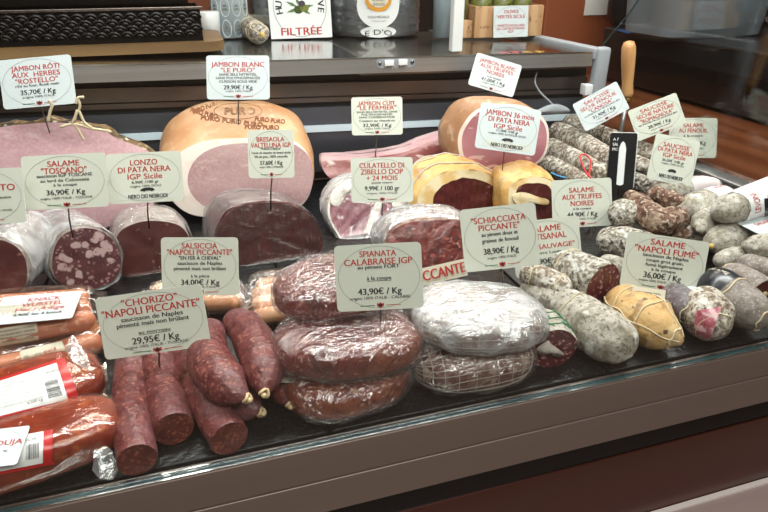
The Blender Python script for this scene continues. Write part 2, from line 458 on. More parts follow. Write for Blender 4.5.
mat('wood_board', (120, 92, 54), [('n', 20, .4, .7, (92, 66, 38), 4, (.15, 1, 1))], rough=.5)
mat('wood_handle', (206, 156, 104), [('n', 40, .4, .7, (182, 130, 80), 4, (1, 1, .15))], rough=.35)
mat('wall_light', (190, 170, 150), rough=.6); mat('wall_brown', (120, 66, 42), rough=.5); mat('wall_orange', (142, 78, 48), rough=.45)
mat('wall_dark', (52, 40, 34), rough=.6); mat('floor_tile', (110, 96, 86), rough=.4); mat('ceiling_paint', (200, 196, 190), rough=.8)
mat('black_metal', (20, 18, 18), rough=.3, metal=.6); mat('black_plastic', (24, 25, 27), rough=.28)
mat('dark_red_cloth', (110, 20, 30), rough=.9); mat('blue_plastic', (40, 92, 150), rough=.4); mat('paper', (225, 226, 220), rough=.6)
mat('dark_paper', (56, 58, 60), rough=.5)
# cured meats
mat('ham_pink', (204, 164, 168), [('n', 9, .42, .62, (188, 144, 152), 5, (1, 1, 2.2, .3)), ('n', 18, .58, .66, (220, 196, 196), 5, (1, 1, 3, .5)), ('n', 220, .45, .7, (210, 172, 176), 2)], rough=.36, spec=.5, bump=('n', 160, .35, .0012), sss=.15)
mat('ham_cooked', (188, 152, 152), [('n', 9, .42, .62, (172, 134, 136), 5, (1, 1, 2.2, .3)), ('n', 18, .60, .68, (204, 178, 174), 5, (1, 1, 3, .5)), ('n', 220, .45, .7, (196, 162, 162), 2)], rough=.36, bump=('n', 160, .4, .0014), sss=.1)
mat('ham_skin_tan', (184, 142, 108), [('n', 14, .4, .65, (164, 118, 84), 5), ('n', 50, .55, .7, (206, 172, 142), 4), ('n', 20, .56, .66, (150, 120, 104), 5)], rough=.4, bump=('n', 60, .5, .003))
mat('ham_cured', (186, 128, 136), [('n', 9, .42, .62, (170, 108, 118), 4, (1, 1, 2.2, .3)), ('n', 20, .60, .66, (222, 190, 190), 3, (1, 1, 3, .5))], rough=.36, bump=('n', 160, .35, .0012), sss=.1)
mat('ham_skin', (216, 172, 132), [('n', 14, .4, .65, (202, 150, 108), 4), ('n', 60, .55, .75, (226, 190, 156), 4), ('n', 8, .55, .7, (188, 136, 96), 4)], rough=.36, bump=('n', 60, .4, .002), sss=.1)
mat('ham_fat', (238, 224, 214), [('n', 30, .5, .7, (228, 204, 190))], rough=.35, bump=('n', 90, .4, .0015), sss=.1)
mat('crust', (112, 84, 46), [('n', 60, .45, .6, (58, 44, 26)), ('n', 45, .58, .68, (196, 176, 130)), ('n', 110, .62, .7, (224, 214, 186))], rough=.6, bump=('n', 110, 1., .004))
mat('dark_meat', (74, 28, 28), [('n', 90, .48, .65, (96, 42, 40), 4, (3, 1, 1)), ('n', 50, .68, .72, (150, 104, 96), 2)], rough=.28, bump=('n', 200, .3, .001))
mat('bresaola', (54, 18, 16), [('n', 40, .45, .7, (74, 28, 24), 4, (4, 1, .4)), ('n', 130, .66, .72, (120, 74, 66), 2, (4, 1, .4))], rough=.35, bump=('n', 160, .3, .0008), spec=.3)
mat('lonzo', (84, 40, 38), [('n', 30, .45, .7, (70, 30, 30), 3), ('n', 60, .68, .74, (140, 96, 92), 2)], rough=.32, bump=('n', 160, .3, .0008), spec=.35)
mat('salami_cut', (92, 48, 52), [('n', 60, .4, .7, (72, 34, 38)), ('v', 62, .44, .34, (188, 160, 158)), ('v', 130, .30, .22, (160, 120, 120))], rough=.35, bump=('n', 180, .3, .001))
mat('salami_cut_fine', (94, 36, 40), [('n', 60, .4, .7, (72, 24, 28)), ('v', 170, .34, .24, (160, 108, 110)), ('v', 90, .22, .17, (180, 142, 140))], rough=.35, bump=('n', 180, .5, .001))
mat('salami_cut_stripe', (178, 96, 110), [('n', 110, .48, .58, (216, 176, 182), 4, (1, .3, 1, .5)), ('n', 90, .54, .66, (146, 64, 80), 5)], rough=.35, bump=('n', 180, .4, .001))
mat('chorizo', (112, 54, 52), [('n', 90, .40, .62, (88, 36, 36), 5), ('v', 150, .32, .18, (148, 88, 76)), ('n', 200, .60, .70, (166, 112, 94), 4, (1, 1.8, 1)), ('n', 16, .5, .72, (118, 80, 84), 5)], rough=.38, bump=[('n', 90, .8, .004), ('n', 260, .6, .001)], spec=.55)
mat('salami_red', (112, 40, 34), [('n', 60, .42, .62, (82, 24, 24), 3), ('v', 90, .3, .14, (150, 74, 60)), ('n', 140, .66, .72, (176, 110, 96), 2)], rough=.3, bump=('n', 90, .7, .003))
mat('chorizo_cut', (96, 42, 36), [('v', 240, .42, .28, (140, 78, 58)), ('n', 80, .5, .7, (72, 26, 24))], rough=.45, bump=('n', 180, .7, .0015))
mat('casing_tip', (206, 180, 140), rough=.5)
mat('spianata', (118, 52, 46), [('v', 130, .32, .16, (172, 110, 96)), ('n', 45, .5, .65, (86, 32, 32), 4), ('n', 12, .54, .7, (142, 78, 52), 4)], rough=.3, bump=('n', 80, .4, .002))
mat('spianata_side', (150, 78, 52), [('n', 50, .42, .62, (116, 50, 38), 3, (1, 1, 2)), ('v', 100, .3, .15, (196, 140, 110))], rough=.3, bump=('n', 80, .4, .002))
mat('schiacciata', (132, 96, 88), [('n', 26, .45, .6, (104, 52, 48)), ('n', 70, .5, .68, (190, 168, 152)), ('v', 90, .3, .12, (176, 150, 140))], rough=.4, bump=('n', 90, .5, .002))
mat('golden_fat', (212, 164, 96), [('n', 12, .42, .6, (222, 186, 126), 5), ('n', 26, .54, .66, (188, 126, 60), 5), ('n', 30, .62, .70, (160, 150, 134), 5), ('n', 9, .55, .68, (226, 204, 160), 4)], rough=.4, bump=[('n', 40, .7, .005), ('n', 160, .3, .001)], sss=.05)
mat('pale_fat', (222, 204, 166), [('n', 24, .48, .62, (206, 170, 112), 5)], rough=.35, bump=('n', 60, .4, .002))
mat('pale_fat_bluish', (204, 198, 188), [('n', 24, .5, .65, (216, 212, 206), 5), ('n', 60, .56, .66, (176, 160, 150), 4)], rough=.3, bump=('n', 60, .6, .003))
mat('culatello_meat', (150, 100, 108), [('w', 20, .3, .7, (124, 74, 84), 8, (1, 1, 1, .9)), ('n', 50, .60, .68, (214, 196, 198), 3)], rough=.3, bump=('n', 60, .6, .002))
mat('mold_mottled', (184, 176, 162), [('n', 150, .44, .54, (122, 106, 90), 5), ('n', 70, .52, .60, (208, 204, 194), 5), ('n', 220, .56, .64, (92, 74, 62), 4)], rough=.8, bump=('n', 160, 1., .004))
mat('mold_white', (176, 170, 159), [('n', 90, .48, .62, (142, 136, 120), 6), ('n', 220, .55, .65, (112, 102, 86), 5), ('n', 26, .52, .66, (106, 98, 78), 6), ('n', 45, .58, .66, (204, 202, 194), 5)], rough=.85, bump=[('n', 60, .8, .006), ('n', 260, .6, .001)])
mat('mold_truffle', (184, 180, 170), [('n', 170, .44, .54, (128, 118, 104), 6), ('n', 120, .57, .62, (66, 58, 50), 5), ('n', 40, .56, .64, (206, 204, 198), 5)], rough=.85, bump=('n', 160, 1., .005))
mat('mold_grey', (140, 131, 124), [('n', 90, .42, .6, (116, 104, 98), 6), ('n', 260, .56, .64, (168, 160, 152), 4), ('n', 20, .5, .7, (122, 104, 92), 4)], rough=.65, bump=('n', 160, .7, .002))
mat('mold_brown', (122, 92, 74), [('n', 120, .42, .58, (84, 52, 40), 6), ('n', 150, .54, .62, (182, 166, 148), 5), ('n', 40, .54, .66, (160, 138, 118), 5)], rough=.8, bump=('n', 150, 1., .005))
mat('mold_darkgrey', (112, 104, 106), [('n', 90, .42, .6, (88, 80, 84), 6), ('n', 240, .56, .64, (146, 138, 138), 4), ('n', 20, .5, .66, (100, 84, 80), 4)], rough=.6, bump=('n', 140, .7, .002))
mat('smoked', (196, 158, 102), [('n', 22, .42, .60, (212, 184, 138), 6), ('n', 50, .54, .64, (150, 118, 74), 6), ('n', 90, .60, .68, (92, 70, 46), 5), ('n', 14, .56, .66, (176, 120, 56), 5)], rough=.55, bump=[('n', 40, .8, .005), ('n', 220, .4, .001)])
mat('wurstel', (204, 146, 122), [('n', 20, .42, .64, (190, 122, 98), 3), ('n', 90, .6, .7, (216, 170, 146), 2)], rough=.3, coat=.3, bump=('n', 30, .15, .002), sss=.1)
mat('wurstel_pale', (236, 182, 140), [('n', 20, .42, .64, (226, 162, 118), 3)], rough=.3, coat=.4, bump=('n', 30, .15, .002), sss=.1)
mat('nduja', (138, 52, 26), [('n', 24, .4, .65, (112, 34, 16), 5), ('n', 80, .58, .7, (172, 88, 44), 4)], rough=.22, coat=.6, bump=('n', 22, .5, .006))
mat('nduja_oil', (190, 80, 24), rough=.12, trans=.35, coat=.5)
mat('red_band', (182, 32, 32), rough=.3, coat=.4); mat('label_white', (228, 230, 228), rough=.35, coat=.25)
mat('label_cream', (214, 206, 184), rough=.4); mat('label_black', (26, 30, 38), rough=.3, coat=.3); mat('label_pinkish', (226, 214, 214), rough=.4)
mat('twine', (206, 190, 158), rough=.8); mat('net_white', (190, 182, 168), rough=.6); mat('net_green', (50, 118, 80), rough=.5)
mat('red_string', (206, 44, 46), rough=.5); mat('blue_string', (70, 150, 200), rough=.5); mat('yellow_tip', (206, 172, 90), rough=.5)
mat('olive', (70, 84, 40), [('n', 60, .5, .6, (40, 50, 24))], rough=.3); mat('gold_lid', (190, 150, 70), metal=.8, rough=.3)
mat('red_lid', (170, 40, 40), rough=.35); mat('olive_leaf', (90, 120, 80), rough=.5); mat('olive_dark', (70, 60, 70), rough=.3)
mat('tub_grey', (116, 124, 130), rough=.35)
mat('tub_translucent', (150, 165, 172), rough=.3, trans=.2)
mat('jar_content', (120, 126, 60), [('v', 40, .4, .2, (82, 92, 38))], rough=.3)
film('wrap', fac=.14, rough=.07, scale=34, bump=1., milk_glare=.02, dist=.013, mscale=20)
film('face_film', fac=.03, rough=.12, scale=50, bump=.5, milk_glare=.004)
film('wrap_milky', fac=.14, rough=.18, scale=60, bump=1., milk_glare=.05, mscale=25)
film('wrap_white_glare', fac=.2, rough=.2, scale=45, bump=1., milk_glare=.24, mscale=22)  # white glare on wrapped tops, painted as diffuse haze
film('wrap_glare', fac=.2, rough=.2, scale=45, bump=1., milk_glare=.19, mscale=34, dist=.006)  # painted glare again, finer patches for netted and spiced pieces
film('pouch', fac=.045, rough=.07, scale=30, bump=.5, milk_glare=.008, tint=(1, .93, .84))
film('flange', fac=.22, rough=.1, scale=30, bump=.8, milk_glare=.11, tint=(1, .9, .74))
# clean glass
g_ = bpy.data.materials.new('pane_glass'); g_.use_nodes = True; nt = g_.node_tree; nt.nodes.remove(nt.nodes['Principled BSDF'])
a_ = nt.nodes.new('ShaderNodeBsdfTransparent'); a_.inputs[0].default_value = (.97, .985, .98, 1); b_ = nt.nodes.new('ShaderNodeBsdfGlossy'); b_.inputs['Roughness'].default_value = .01
c_ = nt.nodes.new('ShaderNodeLayerWeight'); c_.inputs[0].default_value = .12; e_ = nt.nodes.new('ShaderNodeMixShader')
d_ = nt.nodes.new('ShaderNodeMath'); d_.operation = 'MULTIPLY_ADD'; d_.inputs[1].default_value = .5; d_.inputs[2].default_value = .03; nt.links.new(c_.outputs['Facing'], d_.inputs[0])
nt.links.new(d_.outputs[0], e_.inputs[0]); nt.links.new(a_.outputs[0], e_.inputs[1]); nt.links.new(b_.outputs[0], e_.inputs[2]); nt.links.new(e_.outputs[0], nt.nodes['Material Output'].inputs[0])
MATS['pane_glass'] = g_

# ------------------------------------------------------------------ setting
X0_, X1_ = -1.3, 1.13; YF = .473
struct('floor', box_geo((-3, -3.2, -1.02), (4.5, 4.2, -1.0)), 'floor_tile')
struct('ceiling', box_geo((-3, -3.2, 1.8), (4.5, 4.2, 1.85)), 'ceiling_paint')
struct('wall_back', box_geo((-3, 4.2, -1.02), (4.5, 4.3, 1.85)), 'wall_dark')
struct('wall_left', box_geo((-3.1, -3.2, -1.02), (-3, 4.3, 1.85)), 'wall_brown')
struct('wall_right', box_geo((4.5, -3.2, -1.02), (4.6, 4.3, 1.85)), 'wall_brown')
struct('wall_front', box_geo((-3, -3.3, -1.02), (4.5, -3.2, 1.85)), 'wall_light')

# ------------------------------------------------------------------ the refrigerated counter
ctr = thing('refrigerated_counter', 'long refrigerated serve-over counter with black deck, steel rear shelf and brown metal front', 'display counter', (0, .9, -1.0))
obj('deck', box_geo((X0_, YF+.004, -.03), (X1_-.01, 1.30, -.004)), 'black_metal', ctr, smooth=False)
for i in range(7):
    x = X0_+.005+i*.347
    tr = Geo(); box_geo((x, YF+.012, -.004), (min(x+.342, X1_-.015), 1.27, .0), tr, .0015)
    for yy in (.70, .97): box_geo((x, yy, -.001), (min(x+.342, X1_-.015), yy+.003, .0003), tr)
    obj('deck_tray', tr, 'black_tray', ctr)
obj('glass_channel', box_geo((X0_, YF-.0035, -.012), (X1_+.03, YF+.0010, -.0005), bev=.0003), 'teal_dark', ctr)
obj('channel_trim', box_geo((X0_, YF-.0055, -.0035), (X1_+.03, YF-.0035, -.001)), 'steel_bright', ctr, smooth=False)
obj('inner_trim', box_geo((X0_, YF+.0010, -.003), (X1_+.03, YF+.0026, .0006)), 'steel_bright', ctr, smooth=False)
obj('front_glass', box_geo((X0_, YF-.002, .0), (X1_, YF+.0005, .75)), 'pane_glass', ctr, smooth=False)
obj('upper_front_panel', box_geo((X0_, YF-.006, -.049), (X1_+.03, YF+.01, -.0036), bev=.0008), 'brown_panel', ctr)
obj('panel_gap', box_geo((X0_, YF, -.0515), (X1_+.03, YF+.01, -.049)), 'black_gloss', ctr, smooth=False)
obj('lower_front_panel', box_geo((X0_, YF-.006, -.098), (X1_+.03, YF+.01, -.0515), bev=.001), 'brown_panel', ctr)
obj('recess_strip', box_geo((X0_, YF-.001, -.133), (X1_+.03, YF+.01, -.098)), 'black_gloss', ctr, smooth=False)
obj('plinth_panel', box_geo((X0_, YF-.003, -.80), (X1_+.03, YF+.01, -.133)), 'maroon_panel', ctr, smooth=False)
obj('plinth', box_geo((X0_, YF+.05, -1.0), (X1_, 1.28, -.80)), 'black_gloss', ctr, smooth=False)
obj('counter_body', box_geo((X0_, YF+.02, -.80), (X1_, 1.30, -.03)), 'brown_panel', ctr, smooth=False)
lg = obj('bag_ledge', box_geo((X0_, YF-.10, -.285), (X1_+.03, YF-.003, -.265), bev=.002), 'pale_ledge', ctr)
obj('ledge_edge', box_geo((X0_, YF-.012, -.265), (X1_+.03, YF-.004, -.262)), 'ledge_edge', ctr, smooth=False)
# right end: frame rail at deck level and the end glass with its curved rear edge
obj('end_rail', box_geo((X1_-.012, YF, -.03), (X1_+.03, 1.56, .004), bev=.002), 'steel', ctr)
obj('end_panel', box_geo((X1_, YF, -1.0), (X1_+.03, 1.56, -.03)), 'brown_panel', ctr, smooth=False)
prof = [(YF+.01, .004), (1.52, .004), (1.55, .12), (1.545, .225), (1.51, .262), (1.46, .31), (1.423, .355), (1.37, .44), (1.30, .55), (1.2, .75), (YF+.01, .75)]
n_ = len(prof)
eg = Geo().add([(X1_+.004, y, z) for y, z in prof]+[(X1_+.010, y, z) for y, z in prof], [tuple(range(n_))[::-1], tuple(range(n_, 2*n_))]+[(i, (i+1) % n_, (i+1) % n_+n_, i+n_) for i in range(n_)])
obj('end_glass', eg, 'pane_glass', ctr, smooth=False)
obj('glass_edge_bead', tube_geo([V((X1_+.007, y, z)) for y, z in prof[2:10]], .0022, 6), 'teal_edge', ctr)
# rear wall under the shelf
def slope_box(x0, x1, y0, y1, za, zb, m, name, par=ctr, k=-.03, bev=0):
    """horizontal rail whose height follows the counter's slight fall to the right"""
    g = Geo(); f = lambda x: k*(x-.1)
    g.add([(x0, y0, za+f(x0)), (x1, y0, za+f(x1)), (x1, y1, za+f(x1)), (x0, y1, za+f(x0)), (x0, y0, zb+f(x0)), (x1, y0, zb+f(x1)), (x1, y1, zb+f(x1)), (x0, y1, zb+f(x0))],
          [(0, 3, 2, 1), (4, 5, 6, 7), (0, 1, 5, 4), (1, 2, 6, 5), (2, 3, 7, 6), (3, 0, 4, 7)])
    return obj(name, g, m, par, smooth=False)
XR = .93
slope_box(X0_, XR, 1.31, 1.33, -.0, .262, 'rear_dark', 'rear_wall')
slope_box(X0_, XR, 1.300, 1.312, .189, .217, 'rear_slat', 'rear_slat')
slope_box(X0_, XR, 1.302, 1.312, .176, .186, 'rear_slat', 'rear_slat')
slope_box(X0_, XR, 1.298, 1.312, .128, .166, 'rear_slate', 'rear_slat')
slope_box(X0_, XR, 1.292, 1.300, .113, .127, 'strip_pale', 'light_strip')
slope_box(X0_, XR, 1.298, 1.312, .02, .112, 'rear_slate', 'rear_slat')
# shelf
slope_box(X0_, .34, 1.25, 1.80, .240, .270, 'steel', 'shelf_body', k=-.018)
slope_box(X0_, .34, 1.252, 1.80, .270, .2712, 'steel_top', 'shelf_top', k=-.018)
slope_box(.34, .90, 1.25, 1.262, .240, .271, 'steel', 'shelf_front_rail', k=-.018)
slope_box(.34, .90, 1.262, 1.80, .234, .240, 'steel_brown', 'shelf_well', k=-.018)
slope_box(.34, .70, 1.262, 1.80, .240, .2655, 'steel_brown', 'shelf_body', k=-.018)
slope_box(.34, .90, 1.252, 1.80, .2712, .2732, 'pane_glass', 'glass_shelf_top', k=-.018)
slope_box(.70, .90, 1.70, 1.80, .240, .270, 'steel', 'shelf_body', k=-.018)
slope_box(X0_, .90, 1.249, 1.251, .2695, .2725, 'steel_bright', 'shelf_edge_trim', k=-.018)
# end bar + bracket
a0 = V((.900, 1.245, .262)); 
obj('shelf_end_bar', box_geo((.898, 1.245, .240), (.925, 1.80, .266), bev=.004), 'grey_plastic', ctr)
obj('end_bracket', box_geo((.905, 1.235, .0), (.940, 1.262, .268), bev=.008), 'grey_plastic', ctr)
obj('bracket_clip', box_geo((.885, 1.238, .160), (.905, 1.262, .185), bev=.002), 'white_plastic', ctr)
# switch plate on the shelf front
sc_ = PY(396, 62.5, 1.2495); pl = obj('switch_plate', slab(sc_, V((1, 0, -.018)), V((0, 0, 1)), .086, .022, .002, .0105), 'grey_plastic', ctr, smooth=False)
for dx in (-.016, .014):
    obj('rocker_switch', box_geo(sc_+V((dx-.010, -.006, -.006)), sc_+V((dx+.010, .0, .006)), bev=.0015), 'white_plastic', pl)
for dx in (-.036, .036):
    obj('screw', lathe_geo(sc_+V((dx, -.0015, 0)), [(.0001, 0), (.004, 0), (.004, .001), (.0001, .0012)], 16, ax=V((0, -1, 0))), 'steel_pin', pl)
# cable under the shelf
cb = [PY(537, 72, 1.28), PY(535, 82, 1.27), PY(540, 92, 1.26), PY(548, 100, 1.25), PY(556, 108, 1.24)]
obj('cable', tube_geo([cr(cb, k/20) for k in range(21)], .0022, 8), 'grey_plastic', ctr)

# ------------------------------------------------------------------ food builders
def R(x, y, z, rp): 
    """metres spanned by rp pixels at that point"""
    return rp*dep(P(x, y, z))/F
def cen(pts): return [P(x, y, z) for x, y, z in pts]
def base_of(rings):
    ps = [p for r in rings for p in r]; return V((sum(p.x for p in ps)/len(ps), sum(p.y for p in ps)/len(ps), min(p.z for p in ps)))
def sausage(name, label, cat, pts, rp, m, cut=None, cutm=None, group=None, loops=(), longs=(), diag=0, stringm='twine', sr=.0007, cutlabel=None, clip=0., film_=None, tails=(), **kw):
    """pts: (px, py, height) along the middle; rp: radius in pixels; cut: (start, end) True for a cut end"""
    c = cen(pts)
    if not isinstance(rp, (list, tuple)): rp = [rp]*len(pts)
    rad = [R(*pts[i], rp[i]) for i in range(len(pts))]
    cut = cut or (0, 0)
    rings = sweep(c, rad, e0='flat' if cut[0] else kw.pop('e0', 'round'), e1='flat' if cut[1] else kw.pop('e1', 'round'), **kw)
    if clip is not None:      # flatten where it rests on the deck
        for r in rings:
            for p in r: p.z = max(p.z, clip)
    dy = YF+.0035-min(p.y for r in rings for p in r)
    if dy > 0:
        for r in rings:
            for p in r: p.y += dy
    root = thing(name, label, cat, base_of(rings), group)
    obj('casing', grid_geo(rings, not cut[0], not cut[1]), m, root)
    if cut[0]: obj('cut_face', disc_geo(rings[0][::-1], .001, .0008, 120), cutm, root, label=cutlabel)
    if cut[1]: obj('cut_face', disc_geo(rings[-1], .001, .0008, 120), cutm, root, label=cutlabel)
    if loops or longs or diag: obj('twine', strings(rings, loops, longs, sr, diag=diag), stringm, root)
    for v in tails:
        q = gpt(rings, .25, v, 0); a = random.random()*6
        t = [q, q+V((.01*math.cos(a), .01*math.sin(a), .006)), q+V((.022*math.cos(a+.5), .022*math.sin(a+.5), .002)), q+V((.03*math.cos(a+1), .03*math.sin(a+1), -.004))]
        obj('twine_end', tube_geo([cr(t, k/12) for k in range(13)], sr, 5), stringm, root)
    if film_: obj('plastic_wrap', grid_geo(offs(rings, .0022, .0022, 55, 3)), film_, root)
    return root, rings
def on_band(root, rings, v0, v1, m, name='paper_label', u0=0, u1=1, off=.0008, part=None):
    """a label wrapped round a body between v0 and v1"""
    g = Geo(); nu, nv = 30, 10
    vs = [gpt(rings, u0+(u1-u0)*i/nu, v0+(v1-v0)*k/nv, off) for k in range(nv+1) for i in range(nu+1)]
    fs = [(k*(nu+1)+i, k*(nu+1)+i+1, (k+1)*(nu+1)+i+1, (k+1)*(nu+1)+i) for k in range(nv) for i in range(nu)]
    g.add(vs, fs); return obj(name, g, m, part or root)
def band_text(root, rings, s, u, v0, v1, h, m, along=True, off=.0014, name='lettering', flip=1):
    """text lying on a curved body; along: runs lengthwise from v0 to v1 at angle u"""
    vs, fs = text_raw(s, .02); x0 = min(v.x for v in vs); x1 = max(v.x for v in vs)
    g = Geo()
    if along: g.add([gpt(rings, u+flip*(v.y-.36)*h, v0+(v1-v0)*(v.x-x0)/(x1-x0), off) for v in vs], fs)
    else: g.add([gpt(rings, u+flip*((v.x-x0)/(x1-x0)-.5)*h, v0+(v1-v0)*v.y/.73, off) for v in vs], fs)
    return obj(name, g, m, root, smooth=False)
def outl(pxs, p0, n, num=64): return crc([PP(x, y, p0, n) for x, y in pxs], num)

# ------------------------------------------------------------------ hams at the back
def ham(name, label, cat, pxs, p0, n, back, steps, skin, face, fr=(.94,), rim=None, group=None, amp=.004, dome=.003, seed=1, fr_=16):
    o = outl(pxs, p0, n); bk = V(back)
    rings = loft(o, [(bk*t+V((0, 0, dz)), s) for t, s, dz in steps], amp, fr_, seed)
    for r in rings:
        for p in r: p.z = max(p.z, .001)
    root = thing(name, label, cat, base_of(rings), group)
    obj('skin', grid_geo(rings, False, True), skin, root)
    if rim:
        c = sum(o, V())/len(o); inner = [c+(p-c)*rim[0]+rim[2] for p in o] if len(rim) > 2 else [c+(p-c)*rim[0] for p in o]
        g = grid_geo([o, inner], False, False); g.f = [f[::-1] for f in g.f]
        obj('fat_rim', g, rim[1], root); o2 = inner
    else: o2 = o
    d = disc_geo(o2[::-1], dome, .0022, 18); nn = n
    # make sure it faces the viewer
    a, b, c_ = (d.v[i] for i in d.f[0][:3])
    if (b-a).cross(c_-a).dot(V((0, 0, H))-a) < 0: d = disc_geo(o2, dome, .0022, 18)
    obj('cut_face', d, face, root)
    return root, rings
N1 = V((0, -1, .12)).normalized()
# roast ham with herb crust
hr, hrr = ham('roast_ham', 'large roast ham slab with pink cut face and herb crust, tied with twine, far left', 'ham',
   [(-40, 150), (-10, 128), (30, 122), (62, 121), (100, 127), (118, 137), (144, 147), (157, 158), (157, 185), (153, 212), (120, 224), (90, 232), (0, 240), (-45, 230)],
   V((0, 1.06, 0)), V((0, -1, .25)).normalized(), (0, 1, .0), [(0, 1, 0), (.010, 1.02, .000), (.05, 1.01, -.010), (.10, .93, -.022), (.14, .80, -.03), (.165, .55, -.03)], 'crust', 'ham_pink', rim=(.972, 'crust', V((0, -.002, 0))), seed=3, amp=.01, fr_=40)
kn = V((PY(78, 121, 1.08)))
tw = Geo()
for pts in ([(48, 122), (50, 112), (52, 105), (49, 100)], [(72, 124), (76, 115), (80, 106), (77, 97)], [(74, 122), (78, 110), (84, 122), (92, 128)], [(76, 104), (78, 98), (84, 97)], [(60, 127), (74, 124), (90, 128), (108, 131)], [(74, 123), (80, 133), (84, 140)]):
    w_ = [PY(x, y, 1.055) for x, y in pts]; tube_geo([cr(w_, k/14) for k in range(15)], .0022, 6, False, tw)
obj('twine', tw, 'twine', hr)
# cooked ham with brown stamp print
hp, hpr = ham('cooked_ham', 'whole cooked ham with peach skin stamped in brown, pink cut face forward, back row', 'ham',
   [(166, 176), (178, 154), (205, 141), (245, 138), (285, 138), (305, 150), (312, 168), (311, 190), (304, 203), (290, 212), (262, 217), (225, 218), (190, 214), (170, 197)],
   V((0, 1.10, 0)), V((0, -1, .22)).normalized(), (0, 1, 0), [(0, 1, 0), (.006, 1.02, .002), (.04, 1.07, .020), (.08, 1.05, .040), (.115, .94, .050), (.145, .76, .044), (.165, .5, .030), (.172, .25, .02)], 'ham_skin', 'ham_cooked', rim=(.86, 'ham_fat', V((.018, -.002, .001))), seed=5, amp=.006)
def ham_print(root, rings, m='stamp_brown'):
    g = Geo(); n = len(rings[0])
    def pt(x, y):   # project from the viewer's side onto the top: march over ring grid
        return None
    return g
mat('stamp_brown', (158, 100, 68), rough=.5)
from mathutils.bvhtree import BVHTree
def stamp(root, rings, strokes, m='stamp_brown', name='stamp_print', r=.0009):
    gg = grid_geo(rings, False, True); bv = BVHTree.FromPolygons(gg.v, gg.f); g = Geo(); cp = V((0, 0, H))
    for s in strokes:
        pts = []
        for x, y in s:
            h = bv.ray_cast(cp, ray(x, y).normalized())
            if h[0] is not None: pts.append(h[0]-ray(x, y).normalized()*.0004)
        if len(pts) > 1: tube_geo(pts, r, 4, False, g)
    return obj(name, g, m, root) if g.v else None
def txt_strokes(s, cx, cy, w, h, rot=0, curve=0.):
    """letter outlines as strokes on the skin"""
    vs, fs = text_raw(s, 0.0); x0 = min(v.x for v in vs); x1 = max(v.x for v in vs); out = []
    ed = {}
    for f in fs:
        for i in range(len(f)):
            a, b = f[i], f[(i+1) % len(f)]; k = (min(a, b), max(a, b)); ed[k] = ed.get(k, 0)+1
    ca, sa = math.cos(rot), math.sin(rot)
    def tr(v):
        x = ((v.x-x0)/(x1-x0)-.5)*w; y = -(v.y-.36)/.73*h; y += curve*(x/w)**2
        return (cx+x*ca-y*sa, cy+x*sa+y*ca)
    return [[tr(vs[a]), tr(vs[b])] for (a, b), c in ed.items() if c == 1]
st = [[(238+24*math.cos(k*PI/16)*1.0, 111+8*math.sin(k*PI/16)) for k in range(33)]]
st += txt_strokes('PURO', 240, 111, 30, 7) + txt_strokes('PURO PURO', 205, 107, 26, 5, -.4) + txt_strokes('PURO PURO', 204, 113, 28, 5, .25)
st += txt_strokes('PURO PURO PURO', 232, 121, 62, 4.5, .12) + txt_strokes('PURO PURO', 262, 127, 34, 4.5, .02) + txt_strokes('PURO PURO', 270, 120, 30, 4.5, .1)
stamp(hp, hpr, st, r=.0006)
# smaller cured ham (right back)
hn, hnr = ham('cured_ham', 'round cured ham with deep pink cut face behind the golden tied ham', 'ham',
   [(458, 138), (466, 120), (480, 108), (505, 104), (530, 108), (546, 122), (549, 140), (544, 157), (530, 168), (508, 172), (480, 170), (462, 160)],
   V((0, 1.16, 0)), V((-.25, -1, .2)).normalized(), (-.25, .97, 0), [(0, 1, 0), (.006, 1.03, 0), (.04, 1.05, .006), (.07, .98, .004), (.10, .78, 0), (.115, .45, 0)], 'ham_skin_tan', 'ham_cured', rim=(.93, 'ham_fat', V((.0005, -.002, 0))), seed=8, amp=.004)
# long wedge of cured ham
wd = outl([(322, 162), (345, 160), (400, 153), (432, 141), (450, 137), (455, 146), (440, 160), (430, 172), (395, 176), (350, 180), (330, 178)], V((0, 1.13, 0)), V((.05, -1, .45)).normalized(), 56)
rg_ = loft(wd, [(V((0, 0, 0)), 1), (V((0, .012, .004)), 1.01), (V((0, .045, .004)), .97), (V((0, .062, .0)), .8)], .004, 30, 2)
for r in rg_:
    for p in r: p.z = max(p.z, .001)
mat('speck_face', (150, 84, 82), [('n', 24, .45, .6, (206, 160, 158), 4, (.4, 1, 1.5, .2)), ('n', 60, .6, .7, (226, 200, 194), 3, (.5, 1, 1)), ('n', 18, .6, .7, (112, 48, 46), 3, (.5, 1, 1))], rough=.3, bump=('n', 100, .6, .002))
mat('speck_fat', (222, 186, 186), [('n', 40, .45, .65, (206, 160, 164), 4, (.4, 1, 1))], rough=.35, bump=('n', 60, .6, .003))
wt = thing('ham_wedge', 'long thin wedge of pink cured ham lying by the rear wall', 'ham', base_of(rg_))
obj('rind', grid_geo(rg_, False, True), 'speck_fat', wt)
d = disc_geo(wd, .006, .004, 30)
a, b, c_ = (d.v[i] for i in d.f[0][:3])
if (b-a).cross(c_-a).dot(V((0, 0, H))-a) < 0: d = disc_geo(wd[::-1], .006, .004, 30)
obj('cut_face', d, 'speck_face', wt)
fs_ = outl([(322, 161), (345, 158), (400, 150), (432, 138), (452, 134), (456, 142), (440, 146), (420, 160), (385, 163), (340, 165)], V((0, 1.122, .0)), V((.05, -1, .7)).normalized(), 50)
obj('fat_layer', grid_geo(loft(fs_, [(V((0, -.006, .0)), .9), (V((0, -.004, .002)), 1), (V((0, .012, .003)), .97)], .002, 40)), 'speck_fat', wt)

